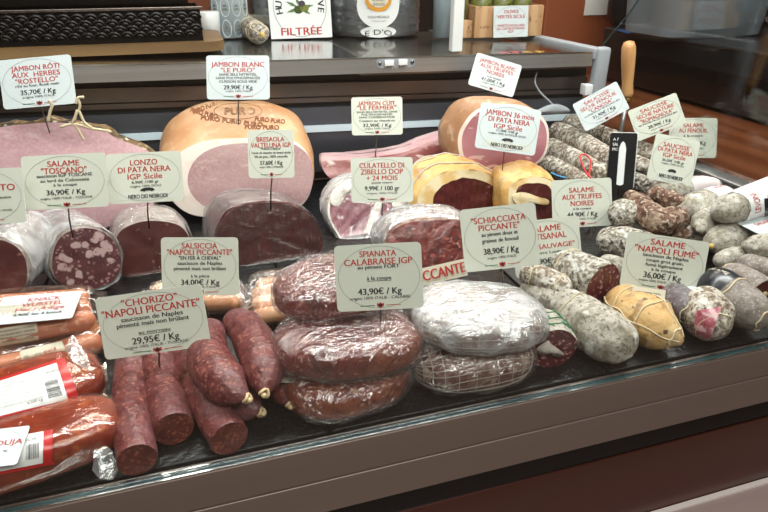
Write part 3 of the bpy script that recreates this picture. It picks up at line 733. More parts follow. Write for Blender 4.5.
# ------------------------------------------------------------------ wrapped cut pieces of the middle row
def loaf(name, label, pxs, Y, n, depth, face, m='dark_meat', wrapm='wrap_milky', steps=None, seed=1, wd_=.0035, bk=None, rimm=None, cat='cured meat'):
    n = V(n).normalized(); o = outl(pxs, V((0, Y, 0)), n); bk = V(bk or (0, 1, 0))
    steps = steps or [(0, 1, 0), (.15, 1.02, 0), (.5, 1.03, 0), (.8, .96, 0), (1, .8, 0), (1.08, .5, 0)]
    rings = loft(o, [(bk*(t*depth)+V((0, 0, dz)), s) for t, s, dz in steps], .002, 40, seed)
    for r in rings:
        for p in r: p.z = max(p.z, .001)
    root = thing(name, label, cat, base_of(rings))
    obj('casing', grid_geo(rings, False, True), m, root)
    o2 = o
    if rimm:
        c = sum(o, V())/len(o); o2 = [c+(p-c)*.955+V((0, -.001, 0)) for p in o]
        g = grid_geo([o, o2], False, False); g.f = [f[::-1] for f in g.f]; obj('rim', g, rimm, root)
    d = disc_geo(o2[::-1], .0015, .0012, 60)
    a, b, c_ = (d.v[i] for i in d.f[0][:3])
    if (b-a).cross(c_-a).dot(V((0, 0, H))-a) < 0: d = disc_geo(o2, .0015, .0012, 60)
    obj('cut_face', d, face, root)
    # film: dense rings over the body and a taut sheet over the face
    fine = []
    for k in range(len(rings)-1):
        for q in range(6): fine.append([rings[k][i].lerp(rings[k+1][i], q/6) for i in range(len(o))])
    fine.append(rings[-1])
    sh = offs(fine, wd_, .002, 60, seed)
    obj('plastic_wrap', grid_geo(sh, False, False), wrapm, root)
    fo = [p+V((0, -.003, .001)) for p in sh[0]]
    fd = disc_geo(fo[::-1], .001, .0006, 70); obj('face_film', fd, 'face_film', root)
    return root, rings
mat('toscano_casing', (186, 176, 170), [('n', 40, .45, .62, (150, 132, 126), 4), ('n', 90, .58, .68, (220, 216, 210), 3)], rough=.5, bump=('n', 80, .6, .003))
NF = (-.1, -1, .35)
loaf('bresaola', 'large dark red cut bresaola wrapped in clear film, in front of the cooked ham', [(217, 240), (221, 222), (236, 208), (262, 203), (290, 205), (312, 218), (322, 238), (320, 252), (306, 262), (270, 266), (236, 264), (220, 256)], .90, (.05, -1, .4), .10, 'bresaola', 'dark_meat', seed=2, wd_=.003, bk=(-.25, .95, 0))
loaf('salame_piece', 'cut salame with large fat cubes wrapped in film, under the TOSCANO card', [(52, 262), (56, 244), (66, 233), (84, 228), (103, 232), (116, 244), (121, 262), (116, 278), (100, 287), (80, 290), (62, 284), (54, 274)], .90, (.15, -1, .3), .12, 'salami_cut', 'toscano_casing', wrapm='wrap_white_glare', seed=4, bk=(-.45, .9, 0), cat='salame')
loaf('cured_loin', 'halved dark loin with flat brown face wrapped in film, under the LONZO card', [(118, 262), (115, 244), (122, 230), (140, 222), (160, 221), (180, 226), (190, 240), (192, 258), (186, 274), (160, 279), (132, 278), (121, 272)], .925, (.05, -1, .3), .10, 'lonzo', 'toscano_casing', wrapm='wrap_milky', seed=6, bk=(-.15, .95, 0))
loaf('salame_piece', 'mould-white wrapped salame half with brown cut face at the far left edge', [(-28, 275), (-24, 252), (-6, 240), (12, 244), (24, 256), (27, 274), (22, 290), (2, 298), (-18, 294)], .875, (.2, -1, .25), .12, 'lonzo', 'toscano_casing', wrapm='wrap_white_glare', seed=9, bk=(.15, .95, 0), cat='salame')
# culatello: purple meat, white fat, much film
cu, cur = loaf('culatello', 'crumpled film-wrapped culatello half with purple marbled meat and white fat', [(328, 215), (330, 197), (342, 184), (362, 180), (392, 184), (412, 192), (425, 215), (420, 240), (398, 252), (368, 250), (346, 244), (336, 232)], .93, (.15, -1, .8), .07, 'culatello_meat', 'pale_fat_bluish', wrapm='wrap_white_glare', seed=7, bk=(0, 1, -.1), rimm='pale_fat_bluish')
def patch(root, pxs, Y, n, m, name, dome=.004, thick=.004, num=40, off=0, amp=.002):
    o = outl(pxs, V((0, Y, 0)), V(n).normalized(), num); nn = V(n).normalized()
    rings = [[p for p in o], [p+nn*thick for p in o]]
    g = grid_geo(rings, False, False)
    d = disc_geo(rings[1], 0, 0); a, b, c_ = (d.v[i] for i in d.f[0][:3]); s = 1 if (b-a).cross(c_-a).dot(nn) > 0 else -1
    d = disc_geo(rings[1] if s > 0 else rings[1][::-1], dome, amp, 60); g.add(d.v, d.f)
    return obj(name, g, m, root)
patch(cu, [(331, 204), (333, 192), (344, 184), (358, 181), (354, 190), (346, 196), (338, 206)], .93, (.15, -1, .8), 'pale_fat_bluish', 'fat_layer', .004, .003)
patch(cu, [(374, 205), (384, 200), (378, 216), (382, 232), (372, 246), (366, 230)], .93, (.15, -1, .8), 'pale_fat_bluish', 'fat_layer', .002, .0025)
patch(cu, [(392, 200), (408, 196), (418, 212), (408, 222), (396, 214)], .93, (.15, -1, .8), 'pale_fat_bluish', 'fat_layer', .002, .0025)
# crumpled loose film bunch beside it
fb = super_(PY(402, 232, .865)+V((0, 0, .0)), .052, .042, .030, .3, .9, 1, 80, 50, .006, 6, 3, fold=.010)
fr0 = thing('wrapped_fat_piece', 'small white fat end bundled in crumpled shiny film behind the red spiced piece', 'cured meat', base_of(fb))
for r in fb:
    for p in r: p.z = max(p.z, .001)
obj('meat', grid_geo(super_(PY(402, 233, .865), .044, .034, .024, .3, .9, 1, 40, 24, .003, 4)), 'pale_fat_bluish', fr0)
obj('plastic_wrap', grid_geo(fb), 'wrap_white_glare', fr0)

# ------------------------------------------------------------------ things lying on curved surfaces
CP = V((0, 0, H))
def bvh_of(*ringsets):
    g = Geo()
    for r in ringsets: q = grid_geo(r); g.add(q.v, q.f)
    return BVHTree.FromPolygons(g.v, g.f)
def decal(root, bv, corners, m, lines=(), name='label', off=.0008, nx=24, ny=16, stripes=(), bars=(), tname='lettering', tm='ink_black'):
    """label pressed on a curved body. corners: TL, TR, BR, BL seen from the front"""
    tl, tr, br, bl = [V((a, b)) for a, b in corners]
    last = [None]
    def hit(u, v, o):
        p = tl.lerp(tr, u).lerp(bl.lerp(br, u), v); d = ray(p.x, p.y).normalized(); h = bv.ray_cast(CP, d)
        if h[0] is None: return None
        nn = h[1] if h[1].dot(d) < 0 else -h[1]
        return h[0]+nn*o
    def build(u0, u1, v0, v1, nx, ny, o):
        g = Geo(); idx = {}; vs = []; fs = []
        for j in range(ny+1):
            for i in range(nx+1):
                p = hit(u0+(u1-u0)*i/nx, v0+(v1-v0)*j/ny, o)
                if p is not None: idx[(i, j)] = len(vs); vs.append(p)
        for j in range(ny):
            for i in range(nx):
                k = [(i, j), (i, j+1), (i+1, j+1), (i+1, j)]
                if all(q in idx for q in k): fs.append(tuple(idx[q] for q in k))
        return g.add(vs, fs)
    lab = obj(name, build(0, 1, 0, 1, nx, ny, off), m, root)
    for u0, u1, v0, v1, mm in stripes: obj('band', build(u0, u1, v0, v1, 12, 12, off+.0004), mm, root)
    gb = Geo()
    for u0, u1, v0, v1, nb, vert in bars:
        random.seed(nb)
        for k in range(nb):
            a = (k+.1+random.random()*.3)/nb; b = a+(.25+random.random()*.4)/nb
            q = build(u0+(u1-u0)*a, u0+(u1-u0)*b, v0, v1, 1, 8, off+.0008) if vert else build(u0, u1, v0+(v1-v0)*a, v0+(v1-v0)*b, 8, 1, off+.0008)
            gb.add(q.v, q.f)
    if gb.v: obj('barcode', gb, 'ink_black', root, smooth=False)
    gs = {}
    for ln in lines:
        s, v, hv, wu, c = ln[:5]; uc = ln[5] if len(ln) > 5 else .5; rot = ln[6] if len(ln) > 6 else 0
        vs, fs = text_raw(s, .02); x0 = min(q.x for q in vs); x1 = max(q.x for q in vs); pts = []; ok = True
        for q in vs:
            a = ((q.x-x0)/(x1-x0)-.5)*wu; b = (.36-q.y)/.73*hv
            if rot: a, b = (b, -a) if rot > 0 else (-b, a)
            p = hit(uc+a, v+b, off+.0009)
            if p is None: ok = False; break
            pts.append(p)
        if ok: gs.setdefault(c, Geo()).add(pts, fs)
    for c, g in gs.items(): obj(tname, g, {'r': 'ink_red', 'b': 'ink_black', 'w': 'label_white', 'o': 'ink_orange', 'g': 'ink_grey'}[c], root, smooth=False)
    return lab

# ------------------------------------------------------------------ golden tied ham, two cut halves
STEP = [(0, 1, 0), (.15, 1.06, .003), (.5, 1.06, .008), (.8, .92, .006), (1, .7, 0), (1.05, .4, 0)]
def golden(label, pxs, Y, n, depth, bk, face_scale, face_shift, tie, seed):
    o = outl(pxs, V((0, Y, 0)), V(n).normalized(), 72); bkv = V(bk)
    rings = loft(o, [(bkv*(t*depth)+V((0, 0, dz)), s) for t, s, dz in STEP], .011, 24, seed)
    fine = []
    for k in range(len(rings)-1):
        for q in range(5): fine.append([(lambda p: p+V((0, 0, 1))*.003*noise.noise(p*70+V((seed, 0, 0))))(rings[k][i].lerp(rings[k+1][i], q/5)) for i in range(len(o))])
    fine.append(rings[-1])
    for r in fine:
        for p in r: p.z = max(p.z, .001)
    root = thing('tied_ham', label, 'ham', base_of(fine))
    obj('skin', grid_geo(fine, False, True), 'golden_fat', root)
    c = sum(o, V())/len(o)+V(face_shift); inner = [c+(p-c)*face_scale+V((0, -.002, 0)) for p in o]
    inner = [p+(p-c).normalized()*.004*noise.noise(p*60) for p in inner]
    g = grid_geo([o, inner], False, False); g.f = [f[::-1] for f in g.f]; obj('fat_rim', g, 'pale_fat', root)
    d = disc_geo(inner[::-1], -.001, .002, 50)
    a, b, c_ = (d.v[i] for i in d.f[0][:3])
    if (b-a).cross(c_-a).dot(CP-a) < 0: d = disc_geo(inner, .001, .002, 50)
    obj('cut_face', d, 'dark_meat', root)
    if tie: obj('twine', strings(fine, tie, (), .0016, .0016, .006), 'net_white', root)
    return root, fine
gA, gAr = golden('golden-skinned cured ham half tied with three cords, dark face on its right', [(420, 214), (418, 196), (428, 182), (446, 172), (470, 170), (492, 176), (505, 188), (508, 206), (506, 222), (480, 232), (448, 233), (428, 226)], .92, (.1, -1, .35), .10, (-.15, 1, .05), .74, (.022, 0, -.003), (.22, .42, .60), 3)
gB, gBr = golden('smaller golden ham end with dark streaked face beside the TRUFFES NOIRES card', [(509, 190), (520, 180), (540, 177), (556, 185), (562, 205), (556, 226), (532, 232), (512, 224)], .935, (-.05, -1, .35), .09, (-.1, 1, .06), .80, (.004, 0, -.006), (), 6)
# fat seam across dark face
patch(gB, [(512, 196), (522, 192), (536, 196), (548, 200), (546, 205), (530, 203), (518, 205)], .93, (-.05, -1, .35), 'pale_fat', 'fat_streak', .001, .0015, 30)
# ------------------------------------------------------------------ red spiced piece with film top and printed label
rp_, rpr = loaf('spiced_pork_piece', 'dark red spiced pork piece under shiny crumpled film, with a printed paper band', [(388, 254), (388, 240), (396, 228), (412, 222), (440, 220), (464, 222), (472, 240), (472, 262), (450, 272), (415, 276), (394, 270)], .80, (-.05, -1, .5), .06, 'salami_red', 'schiacciata', wrapm='wrap_glare', seed=11, bk=(0, 1, .15))
dp = PY(440, 274, .775)
lb_ = Geo(); 
pb = bvh_of(rpr)
bandq = slab(PY(440, 273, .735), (V((1, -.02, .10))).normalized(), V((.0, .45, .85)).normalized(), .086, .026, .0006)
obj('paper_band', bandq, 'label_cream', rp_, smooth=False)
gt = Geo(); Xb = V((1, -.02, .10)).normalized(); Yb = V((0, .45, .85)).normalized(); Yb = (Yb-Xb*Yb.dot(Xb)).normalized()
text_geo(gt, 'PICCANTE', PY(440, 272, .735), Xb, Yb, .080, .016, Xb.cross(Yb), .03, .0006)
obj('band_lettering', gt, 'ink_red', rp_, smooth=False)

def behind_glass(c, a, b, h, rot, tilt, e1, e2):
    c = V(c); m = min(p.y for r in super_(c, a+.004, b+.004, h, rot, e1, e2, 40, 20, 0, 5, 0, tilt) for p in r); c.y += max(0, YF+.002-m); return c
# ------------------------------------------------------------------ spianata: three wrapped flat rounds, one on another
def round_(label, px, py, z, a, b, h, tilt, rot, seed, m='spianata', group='stacked spianata rounds'):
    c = behind_glass(P(px, py, z), a, b, h, rot, tilt, .62, .9)
    body = super_(c, a, b, h, rot, .62, .9, 72, 44, .0025, 5, seed, tilt)
    for r in body:
        for p in r: p.z = max(p.z, .001)
    root = thing('spianata', label, 'spianata salami', base_of(body), group)
    n = len(body); 
    obj('meat', grid_geo(body), m, root)
    sh = offs(super_(c, a, b, h, rot, .62, .9, 110, 70, .0025, 5, seed, tilt, off=.0028), .0, .0030, 30, seed)
    for r in sh:
        for p in r: p.z = max(p.z, .0005)
    obj('plastic_wrap', grid_geo(sh), 'wrap', root)
    return root, body
sp = []
sp.append(round_('lowest flat spianata round of the stack, resting on the black deck', 347, 378, .024, .074, .054, .023, (0, 0), .1, 1, 'spianata_side'))
sp.append(round_('middle spianata round of the stack, holding the SPIANATA card pin', 349, 342, .069, .084, .054, .024, (-.03, .04), -.1, 2))
sp.append(round_('topmost spianata round, leaning back behind the SPIANATA card', 338, 285, .114, .074, .050, .021, (.10, -.10), -.15, 3))
tie = sp[2]
obj('casing_knot', grid_geo(super_(P(325, 306, .108), .010, .008, .010, 0, 1, 1, 24, 16, .003, 4)), 'golden_fat', tie[0])
# ------------------------------------------------------------------ schiacciata: two netted wrapped pieces
def netted(label, px, py, z, a, b, h, tilt, rot, seed, wm):
    c = behind_glass(P(px, py, z), a, b, h, rot, tilt, .75, .8)
    body = super_(c, a, b, h, rot, .75, .8, 72, 44, .003, 5, seed, tilt)
    for r in body:
        for p in r: p.z = max(p.z, .001)
    root = thing('netted_salami', label, 'schiacciata salami', base_of(body), 'stacked schiacciata pieces')
    obj('meat', grid_geo(body), 'schiacciata', root)
    # net: strings that gather at the right end, crossed by hoops
    Rm = Matrix.Rotation(rot, 3, 'Z') @ Matrix.Rotation(tilt[0], 3, 'X') @ Matrix.Rotation(tilt[1], 3, 'Y'); f = lambda x, e: math.copysign(abs(x)**e, x)
    def sp_(al, be):      # al along x axis -pi/2..pi/2, be round it
        x = f(math.sin(al), .8); r_ = f(math.cos(al), .8)
        d = V(((a+.001)*x, (b+.001)*r_*f(math.cos(be), .8), (h+.001)*r_*f(math.sin(be), .8)))
        return c+Rm @ d
    bv = BVHTree.FromPolygons(*[getattr(grid_geo(body), k) for k in ('v', 'f')])
    def snap(p):
        q = bv.find_nearest(p); nn = q[1] if q[1].dot(q[0]-c) > 0 else -q[1]; return q[0]+nn*.0008
    g = Geo()
    for k in range(22):
        be = 2*PI*k/22; tube_geo([snap(sp_(-PI/2+PI*t/40, be+.15*math.sin(t*.2))) for t in range(2, 41)], .0006, 4, False, g)
    for k in range(12):
        al = -1.25+2.6*k/11; tube_geo([snap(sp_(al, 2*PI*t/60)) for t in range(60)], .0005, 4, True, g)
    obj('netting', g, 'net_white', root)
    sh = offs(super_(c, a, b, h, rot, .75, .8, 120, 76, .003, 5, seed, tilt, off=.0032), 0, .0036, 30, seed)
    for r in sh:
        for p in r: p.z = max(p.z, .0005)
    obj('plastic_wrap', grid_geo(sh), wm, root)
    return root, body
netted('lower netted schiacciata under the one with glare-painted film, tight to the front glass', 480, 369, .028, .073, .045, .027, (0, 0), -.12, 5, 'wrap')
sc2 = netted('upper netted schiacciata bundled in glossy film with painted white glare, SCHIACCIATA card stuck in it', 478, 318, .078, .078, .054, .025, (.04, .08), -.22, 6, 'wrap_glare')
kn_ = PY(520, 330, .600)

# ------------------------------------------------------------------ chorizo sticks
for i, (a, l) in enumerate([(((134, 352, .02), (131, 410, .021), (137, 465, .021)), 'leftmost of the three straight chorizo sticks, its cut end nearest the glass'),
                            (((157, 345, .02), (163, 385, .021), (174, 429, .021)), 'middle straight chorizo stick, the shortest of the three'),
                            (((178, 340, .02), (200, 390, .021), (230, 445, .021)), 'rightmost straight chorizo stick, slanting towards the curled sausages')]):
    rt_, rr_ = sausage('chorizo_stick', l, 'sausage', a, (19, 20, 20)[i] if i else (17, 19, 20), 'chorizo', (0, 1), 'chorizo_cut', 'straight chorizo sticks', nu=40, nv=80, amp=.0007, fr=70, seed=i+1, clip=.001)
# curled fresh ones
def curl(label, pts, rp, seed, e1='pinch', e0='round', cz=.001):
    rt_, rr_ = sausage('curled_sausage', label, 'sausage', pts, rp, 'chorizo', None, None, 'curled dry sausages', nu=40, nv=90, amp=.0012, fr=50, seed=seed, clip=cz, e0=e0, e1=e1)
    e = sum(rr_[-1], V())/len(rr_[-1]); d = (e-sum(rr_[-8], V())/len(rr_[-8])).normalized()
    g = Geo(); s = d.cross(V((0, 0, 1))).normalized(); u_ = s.cross(d)
    ctr_ = e+d*.002
    tube_geo([ctr_+s*(.0045*math.cos(k*PI/8))+u_*(.0045*math.sin(k*PI/8))+d*(.002*math.sin(k*PI/4)) for k in range(16)], .0017, 6, True, g)
    q = super_(ctr_+d*.003, .003, .003, .003, 0, 1, 1, 12, 8); qq = grid_geo(q); g.add(qq.v, qq.f)
    obj('casing_end', g, 'casing_tip', rt_)
    return rt_, rr_
curl('short sausage end poking out under the left curled sausage, beside the sticks', [(212, 372, .022), (236, 398, .021), (260, 412, .021)], (15, 20, 19), 4)
curl('rightmost sausage end below the curled pair, against the wrapped rounds', [(268, 362, .021), (284, 384, .021), (290, 404, .021)], (14, 18, 17), 5)
curl('left curled sausage bending from the SALSICCIA card pin down to a tied tip', [(213, 326, .056), (208, 345, .058), (212, 366, .058), (226, 384, .058), (246, 398, .056)], (14, 19, 22, 22, 17), 6, cz=.02)
curl('right curled sausage arching down to the right, speckled with fat', [(226, 319, .060), (244, 327, .060), (257, 348, .060), (264, 372, .058), (264, 392, .056)], (12, 18, 21, 21, 17), 7, cz=.02)
# paper label under them
def paper(name, label, corners, z, m='card_white_lit', texts=(), group=None, cat='price card', th=.0008, oval=False):
    a, b, c, d = [P(x, y, zz) for (x, y), zz in zip(corners, z if isinstance(z, (list, tuple)) else [z]*4)]
    X = (b-a).normalized(); n = (d-a).cross(X).normalized(); n = n if n.z > 0 else -n; Y = n.cross(X)
    o = (a+b+c+d)/4; w = ((b-a).length+(c-d).length)/2; h = ((d-a).dot(-Y)+(c-b).dot(-Y))/2
    root = thing(name, label, cat, o-V((0, 0, .001)), group)
    obj('card_plate', slab(o, X, Y, w, h, th, h*.05), m, root, smooth=False)
    face_parts(root, o, X, Y, w, h, n, texts, oval=oval, crest=None)
    return root
paper('printed_slip', 'cream printed slip lying under the curled sausages', [(234, 342), (297, 344), (304, 376), (258, 388)], .043, 'label_cream', [('SAUCISSON', .3, .12, .6, 'b', .1), ('NAPOLI', .55, .12, .4, 'b', .1)], cat='label')

# ------------------------------------------------------------------ wurstel packs
def pack(label, lines, rp, m, group='film packs of wurstel', wm='pouch', ext=.004):
    c0 = []; bodies = []
    for pts in lines:
        bodies.append(sweep(cen(pts), [R(*p, rp) for p in pts], 28, 40, amp=.0004, fr=60))
    allp = [p for r in bodies for q in r for p in q]
    root = thing('wurstel_pack', label, 'sausage pack', V((sum(p.x for p in allp)/len(allp), sum(p.y for p in allp)/len(allp), min(p.z for p in allp))), group)
    for r in bodies: obj('wurstel', grid_geo(r), m, root)
    return root, bodies
def hull_film(root, bodies, m, grow=.0025, amp=.0015, seed=1):
    """film bag drawn tight round several bodies"""
    a = bodies[0]; nv = len(a)-1; rings = []
    for k in range(-3, nv+4):
        kk = min(max(k, 0), nv); pts = [p for b in bodies for p in b[kk]]; c = sum(pts, V())/len(pts)
        ax = (sum(a[min(nv, kk+1)], V())-sum(a[max(0, kk-1)], V())).normalized()
        S = ax.cross(V((0, 0, 1))).normalized(); U = S.cross(ax); ring = []
        endf = 1 if 0 <= k <= nv else (.85, .6, .35)[min(abs(k-kk)-1, 2)]
        c2 = c+ax*((k-kk)*.006)
        e = [max((p-c).dot(S*math.cos(t)+U*math.sin(t)) for p in pts) for t in [2*PI*i/48 for i in range(48)]] if 2 < kk < nv-2 else None
        if e is None:
            kq = 3 if kk <= 2 else nv-3; pq = [p for b in bodies for p in b[kq]]; cq = sum(pq, V())/len(pq)
            e = [max((p-cq).dot(S*math.cos(t)+U*math.sin(t)) for p in pq) for t in [2*PI*i/48 for i in range(48)]]
        for i in range(48):
            t = 2*PI*i/48; d = S*math.cos(t)+U*math.sin(t)
            if abs(k-kk) > 0: d2 = S*math.cos(t)*1.0+U*math.sin(t)*(endf*.6)
            else: d2 = d
            r = e[i]*.93+grow; p = c2+d2*r*(1 if k == kk else (.9+.1*endf)); ring.append(p+d*amp*noise.noise(p*45+V((seed, 0, 0))))
        rings.append(ring)
    for r in rings:
        for p in r: p.z = max(p.z, .0005)
    obj('film_bag', grid_geo(rings), m, root); return rings
pk2, b2 = pack('lower wurstel pack with a cream printed band, half under the red paste pouch', [[(-40, 374, .016), (30, 362, .016), (103, 340, .016)], [(-40, 356, .016), (30, 342, .016), (100, 328, .016)]], 13, 'wurstel')
f2 = hull_film(pk2, b2, 'pouch')
pk1, b1 = pack('upper wurstel pack under the white KNACK WURSTEL card', [[(-40, 338, .044), (30, 331, .044), (96, 318, .044)], [(-40, 322, .046), (30, 315, .046), (92, 308, .046)], [(-40, 308, .046), (30, 302, .046), (90, 298, .046)]], 10, 'wurstel')
f1 = hull_film(pk1, b1, 'pouch')
decal(pk1, bvh_of(f1), [(-2, 329), (37, 322), (39, 339), (-2, 346)], 'label_cream', [(' INGREDIENTI SUINO', .18, .10, .85, 'b'), ('ACQUA SALE AROMI', .38, .10, .85, 'b'), ('SPEZIE NATURALI', .58, .10, .85, 'b'), ('SENZA GLUTINE', .78, .10, .8, 'b')], name='printed_band', nx=16, ny=8, off=.001)
decal(pk2, bvh_of(f2), [(20, 351), (62, 341), (70, 362), (24, 374)], 'label_cream', [('WURSTEL', .5, .30, .6, 'r', .66, 1), ('SERVELADE', .5, .10, .5, 'b', .12, 1), ('SUINO', .5, .14, .45, 'b', .38, 1)], name='printed_band', nx=16, ny=8, off=.001)
# two pale packs in the middle
pk3, b3 = pack('pale wurstel pack behind the SALSICCIA card, seen between card and bunch', [[(150, 306, .018), (200, 304, .018), (243, 301, .018)], [(150, 292, .018), (200, 291, .018), (240, 290, .018)]], 9, 'wurstel_pale'); hull_film(pk3, b3, 'wrap', seed=3)
pk4, b4 = pack('pale four-sausage wurstel pack pressed against the wrapped rounds', [[(252, 317, .018), (275, 314, .018), (310, 310, .018)], [(251, 305, .024), (275, 302, .024), (310, 299, .024)], [(251, 296, .022), (275, 292, .022), (310, 289, .022)], [(256, 288, .018), (275, 284, .018), (310, 281, .018)]], 8, 'wurstel_pale'); hull_film(pk4, b4, 'wrap', seed=4)
pick = thing('cocktail_stick', 'small wooden cocktail stick lying across the pale wurstel packs', 'stick', P(248, 304, .047))
obj('stick', tube_geo([P(240, 313, .043), P(257, 303, .052)], .0011, 6), 'wood_pale', pick)

# ------------------------------------------------------------------ red spreadable sausage pouches
def pouch(label, px, py, z, a, b, h, rot, seed, corners, lines, stripes, bars, flaps, tilt=(0, 0)):
    c = behind_glass(P(px, py, z), a, b, h, rot, tilt, .6, .62)
    body = super_(c, a, b, h, rot, .6, .62, 90, 50, .0045, 3.2, seed, tilt)
    for r in body:
        for p in r: p.z = max(p.z, .001)
    root = thing('spicy_paste_pouch', label, 'vacuum pouch', base_of(body), 'vacuum pouches of red spicy paste')
    obj('paste', grid_geo(body), 'nduja', root)
    shell = offs(super_(c, a, b, h, rot, .6, .62, 110, 60, .0045, 3.2, seed, tilt, off=.0012), 0, .0022, 26, seed)
    for r in shell:
        for p in r: p.z = max(p.z, .0008)
    obj('film_bag', grid_geo(shell), 'pouch', root)
    for fl in flaps:
        # crumpled flap of film, a strip between two edges
        A, B = fl; n = 14; g = Geo(); vs = []
        for i in range(n+1):
            for j in range(7):
                p = cr([P(*q) for q in A], i/n).lerp(cr([P(*q) for q in B], i/n), j/6)
                vs.append(p+V((0, 0, .004*noise.noise(p*70+V((seed, 0, 0))))))
        g.add(vs, [(i*7+j, i*7+j+1, (i+1)*7+j+1, (i+1)*7+j) for i in range(n) for j in range(6)])
        obj('film_flap', g, 'flange', root)
    bv = bvh_of(shell)
    decal(root, bv, corners, 'label_white', lines, 'label', .0007, 30, 20, stripes, bars)
    return root, shell
tl_ = [('LISTA INGREDIENTI E VALORI NUTRIZIONALI', .12+.11*k, .05, .62, 'g', .36) for k in range(7)]
pA, sA = pouch('upper vacuum pouch of red spicy paste with a large white information label', 14, 398, .040, .088, .043, .024, .30, 2,
    [(-8, 384), (60, 362), (72, 398), (-8, 418)], tl_+[('PESO NETTO', .2, .06, .18, 'b', .86), ('0,350 kg', .84, .07, .2, 'b', .55)], [(.95, 1.08, -.05, 1.05, 'red_band'), (-.05, 1.10, 1.0, 1.07, 'red_band'), (-.05, 1.05, -.07, 0, 'red_band')], [(.72, .90, .42, .86, 16, False)],
    [([(64, 352, .068), (72, 336, .074), (86, 352, .066)], [(84, 370, .062), (92, 374, .055), (98, 388, .045)]), ([(90, 360, .045), (103, 382, .025), (108, 404, .014)], [(84, 392, .045), (92, 412, .02), (106, 432, .004)]), ([(96, 366, .03), (106, 362, .03)], [(100, 388, .03), (108, 380, .02)])], tilt=(.1, 0))
pB, sB = pouch('lower vacuum pouch of red spicy paste with barcode label, at the front-left corner', 32, 466, .026, .078, .040, .026, .20, 5,
    [(-4, 440), (48, 431), (47, 462), (-4, 472)], [('SALUMI', .2, .1, .2, 'b', .68), ('LOTTO', .5, .08, .25, 'b', .42, 1)], [(.92, 1.10, -.0, 1.05, 'red_band'), (-.05, 1.14, 1.0, 1.10, 'red_band')], [(.58, .84, .34, .80, 15, True)],
    [([(96, 438, .03), (112, 452, .02), (118, 470, .012)], [(92, 470, .02), (100, 478, .01), (112, 480, .006)])])

# ------------------------------------------------------------------ right half: long mottled dry sausages at the back
ds = 'long dry sausages piled by the rear right'
def S(*a, **k): return sausage('dry_sausage', a[0], 'dry sausage', *a[1:], **k)
S('lowest long mottled sausage by the rear, with a blue string, beside the round cured ham', [(543, 162, .022), (575, 178, .022), (604, 196, .022)], 9.5, 'mold_mottled', group=ds, amp=.0015, seed=1)
r2, rr2 = S('long mottled sausage with a red string loop, behind the black slate', [(546, 146, .045), (575, 160, .045), (606, 176, .045)], 10.5, 'mold_mottled', group=ds, amp=.0015, seed=2)
S('thick long mottled sausage on top of the rear pile, running behind the slate', [(553, 130, .072), (580, 142, .072), (614, 162, .070)], 10.5, 'mold_mottled', group=ds, amp=.0015, seed=3)
S('hindmost mottled sausage, half behind the CANOSA card', [(566, 121, .085), (590, 130, .085), (622, 142, .08)], 8.5, 'mold_mottled', group=ds, amp=.0015, seed=4)
S('mottled sausage under the ROMAGNOLA card, right of the black slate', [(628, 148, .055), (650, 153, .05), (676, 160, .045)], 8.5, 'mold_mottled', group=ds, amp=.0015, seed=5)
S('mottled sausage between the black slate and the pata nera sausage card', [(622, 160, .035), (642, 166, .032), (664, 176, .03)], 8.5, 'mold_mottled', group=ds, amp=.0015, seed=6)
S('speckled sausage lying just above the brown curled sausage', [(622, 178, .025), (638, 182, .025), (656, 190, .025)], 9, 'mold_truffle', group=ds, amp=.0015, seed=7)
sl = [P(x, y, z) for x, y, z in [(588, 176, .068), (583, 166, .07), (580, 156, .072), (586, 155, .074), (591, 162, .072), (589, 175, .068), (593, 180, .06)]]
obj('red_string', tube_geo([cr(sl, k/30) for k in range(31)], .0017, 6), 'red_string', r2)
bs = [P(x, y, .04) for x, y in [(551, 173), (558, 176), (566, 178)]]
tag(obj('blue_tie', tube_geo([cr(bs, k/10) for k in range(11)], .0022, 6), 'blue_string'), 'short piece of blue tie by the golden ham end', 'tie')
# white serving scoop behind
sc = Geo(); a = [PY(x, y, 1.20) for x, y in [(536, 113), (548, 106), (560, 105), (570, 110), (566, 114), (548, 114)]]
tag(obj('plastic_scoop', grid_geo(loft(crc(a, 30), [(V((0, 0, 0)), 1), (V((0, .004, .001)), 1.0)], 0)), 'grey_plastic'), 'flat pale plastic scoop lying above the cured ham by the rear wall', 'scoop')
# lumpy and white salamis
def W(label, pts, rp, m='mold_white', **k):
    return sausage(k.pop('name', 'salami'), label, 'salami', pts, rp, m, **k)
W('plump truffle salami ball with black-flecked white mould, right of the TRUFFES NOIRES card', [(610, 216, .055), (626, 214, .055), (640, 214, .054)], [14, 17, 13], 'mold_truffle', amp=.003, fr=35, seed=2, sq=.9, capf=.9)
W('thick white speckled salami under the truffle salami ball', [(596, 238, .026), (622, 243, .026), (662, 250, .026)], [13, 16, 15], 'mold_truffle', amp=.003, fr=35, seed=3)
W('brown gnarled curled sausage with floury mould, under the pata nera sausage card', [(630, 195, .07), (642, 208, .066), (660, 222, .062), (684, 216, .06)], [9, 12, 14, 12], 'mold_brown', name='curled_salami', amp=.006, fr=45, seed=4)
W('small gnarled brown sausage part behind the curled brown one', [(648, 193, .055), (666, 199, .055), (686, 208, .052)], [8, 10, 9], 'mold_brown', name='curled_salami', amp=.005, fr=45, seed=5)
W('brown crusty sausage lying horizontally above the NAPOLI FUME card', [(648, 229, .036), (668, 233, .036), (690, 234, .034)], [8, 9, 7], 'mold_brown', amp=.003, fr=45, seed=6)
a1, ar1 = W('white salami with a pinkish paper label at the back right, near the end rail', [(652, 192, .03), (680, 190, .03), (700, 186, .03), (721, 186, .028)], [10, 12, 10, 7], amp=.002, seed=7)
on_band(a1, ar1, .45, .88, 'label_pinkish'); band_text(a1, ar1, 'PATA NERA', .28, .5, .83, .05, 'ink_red')
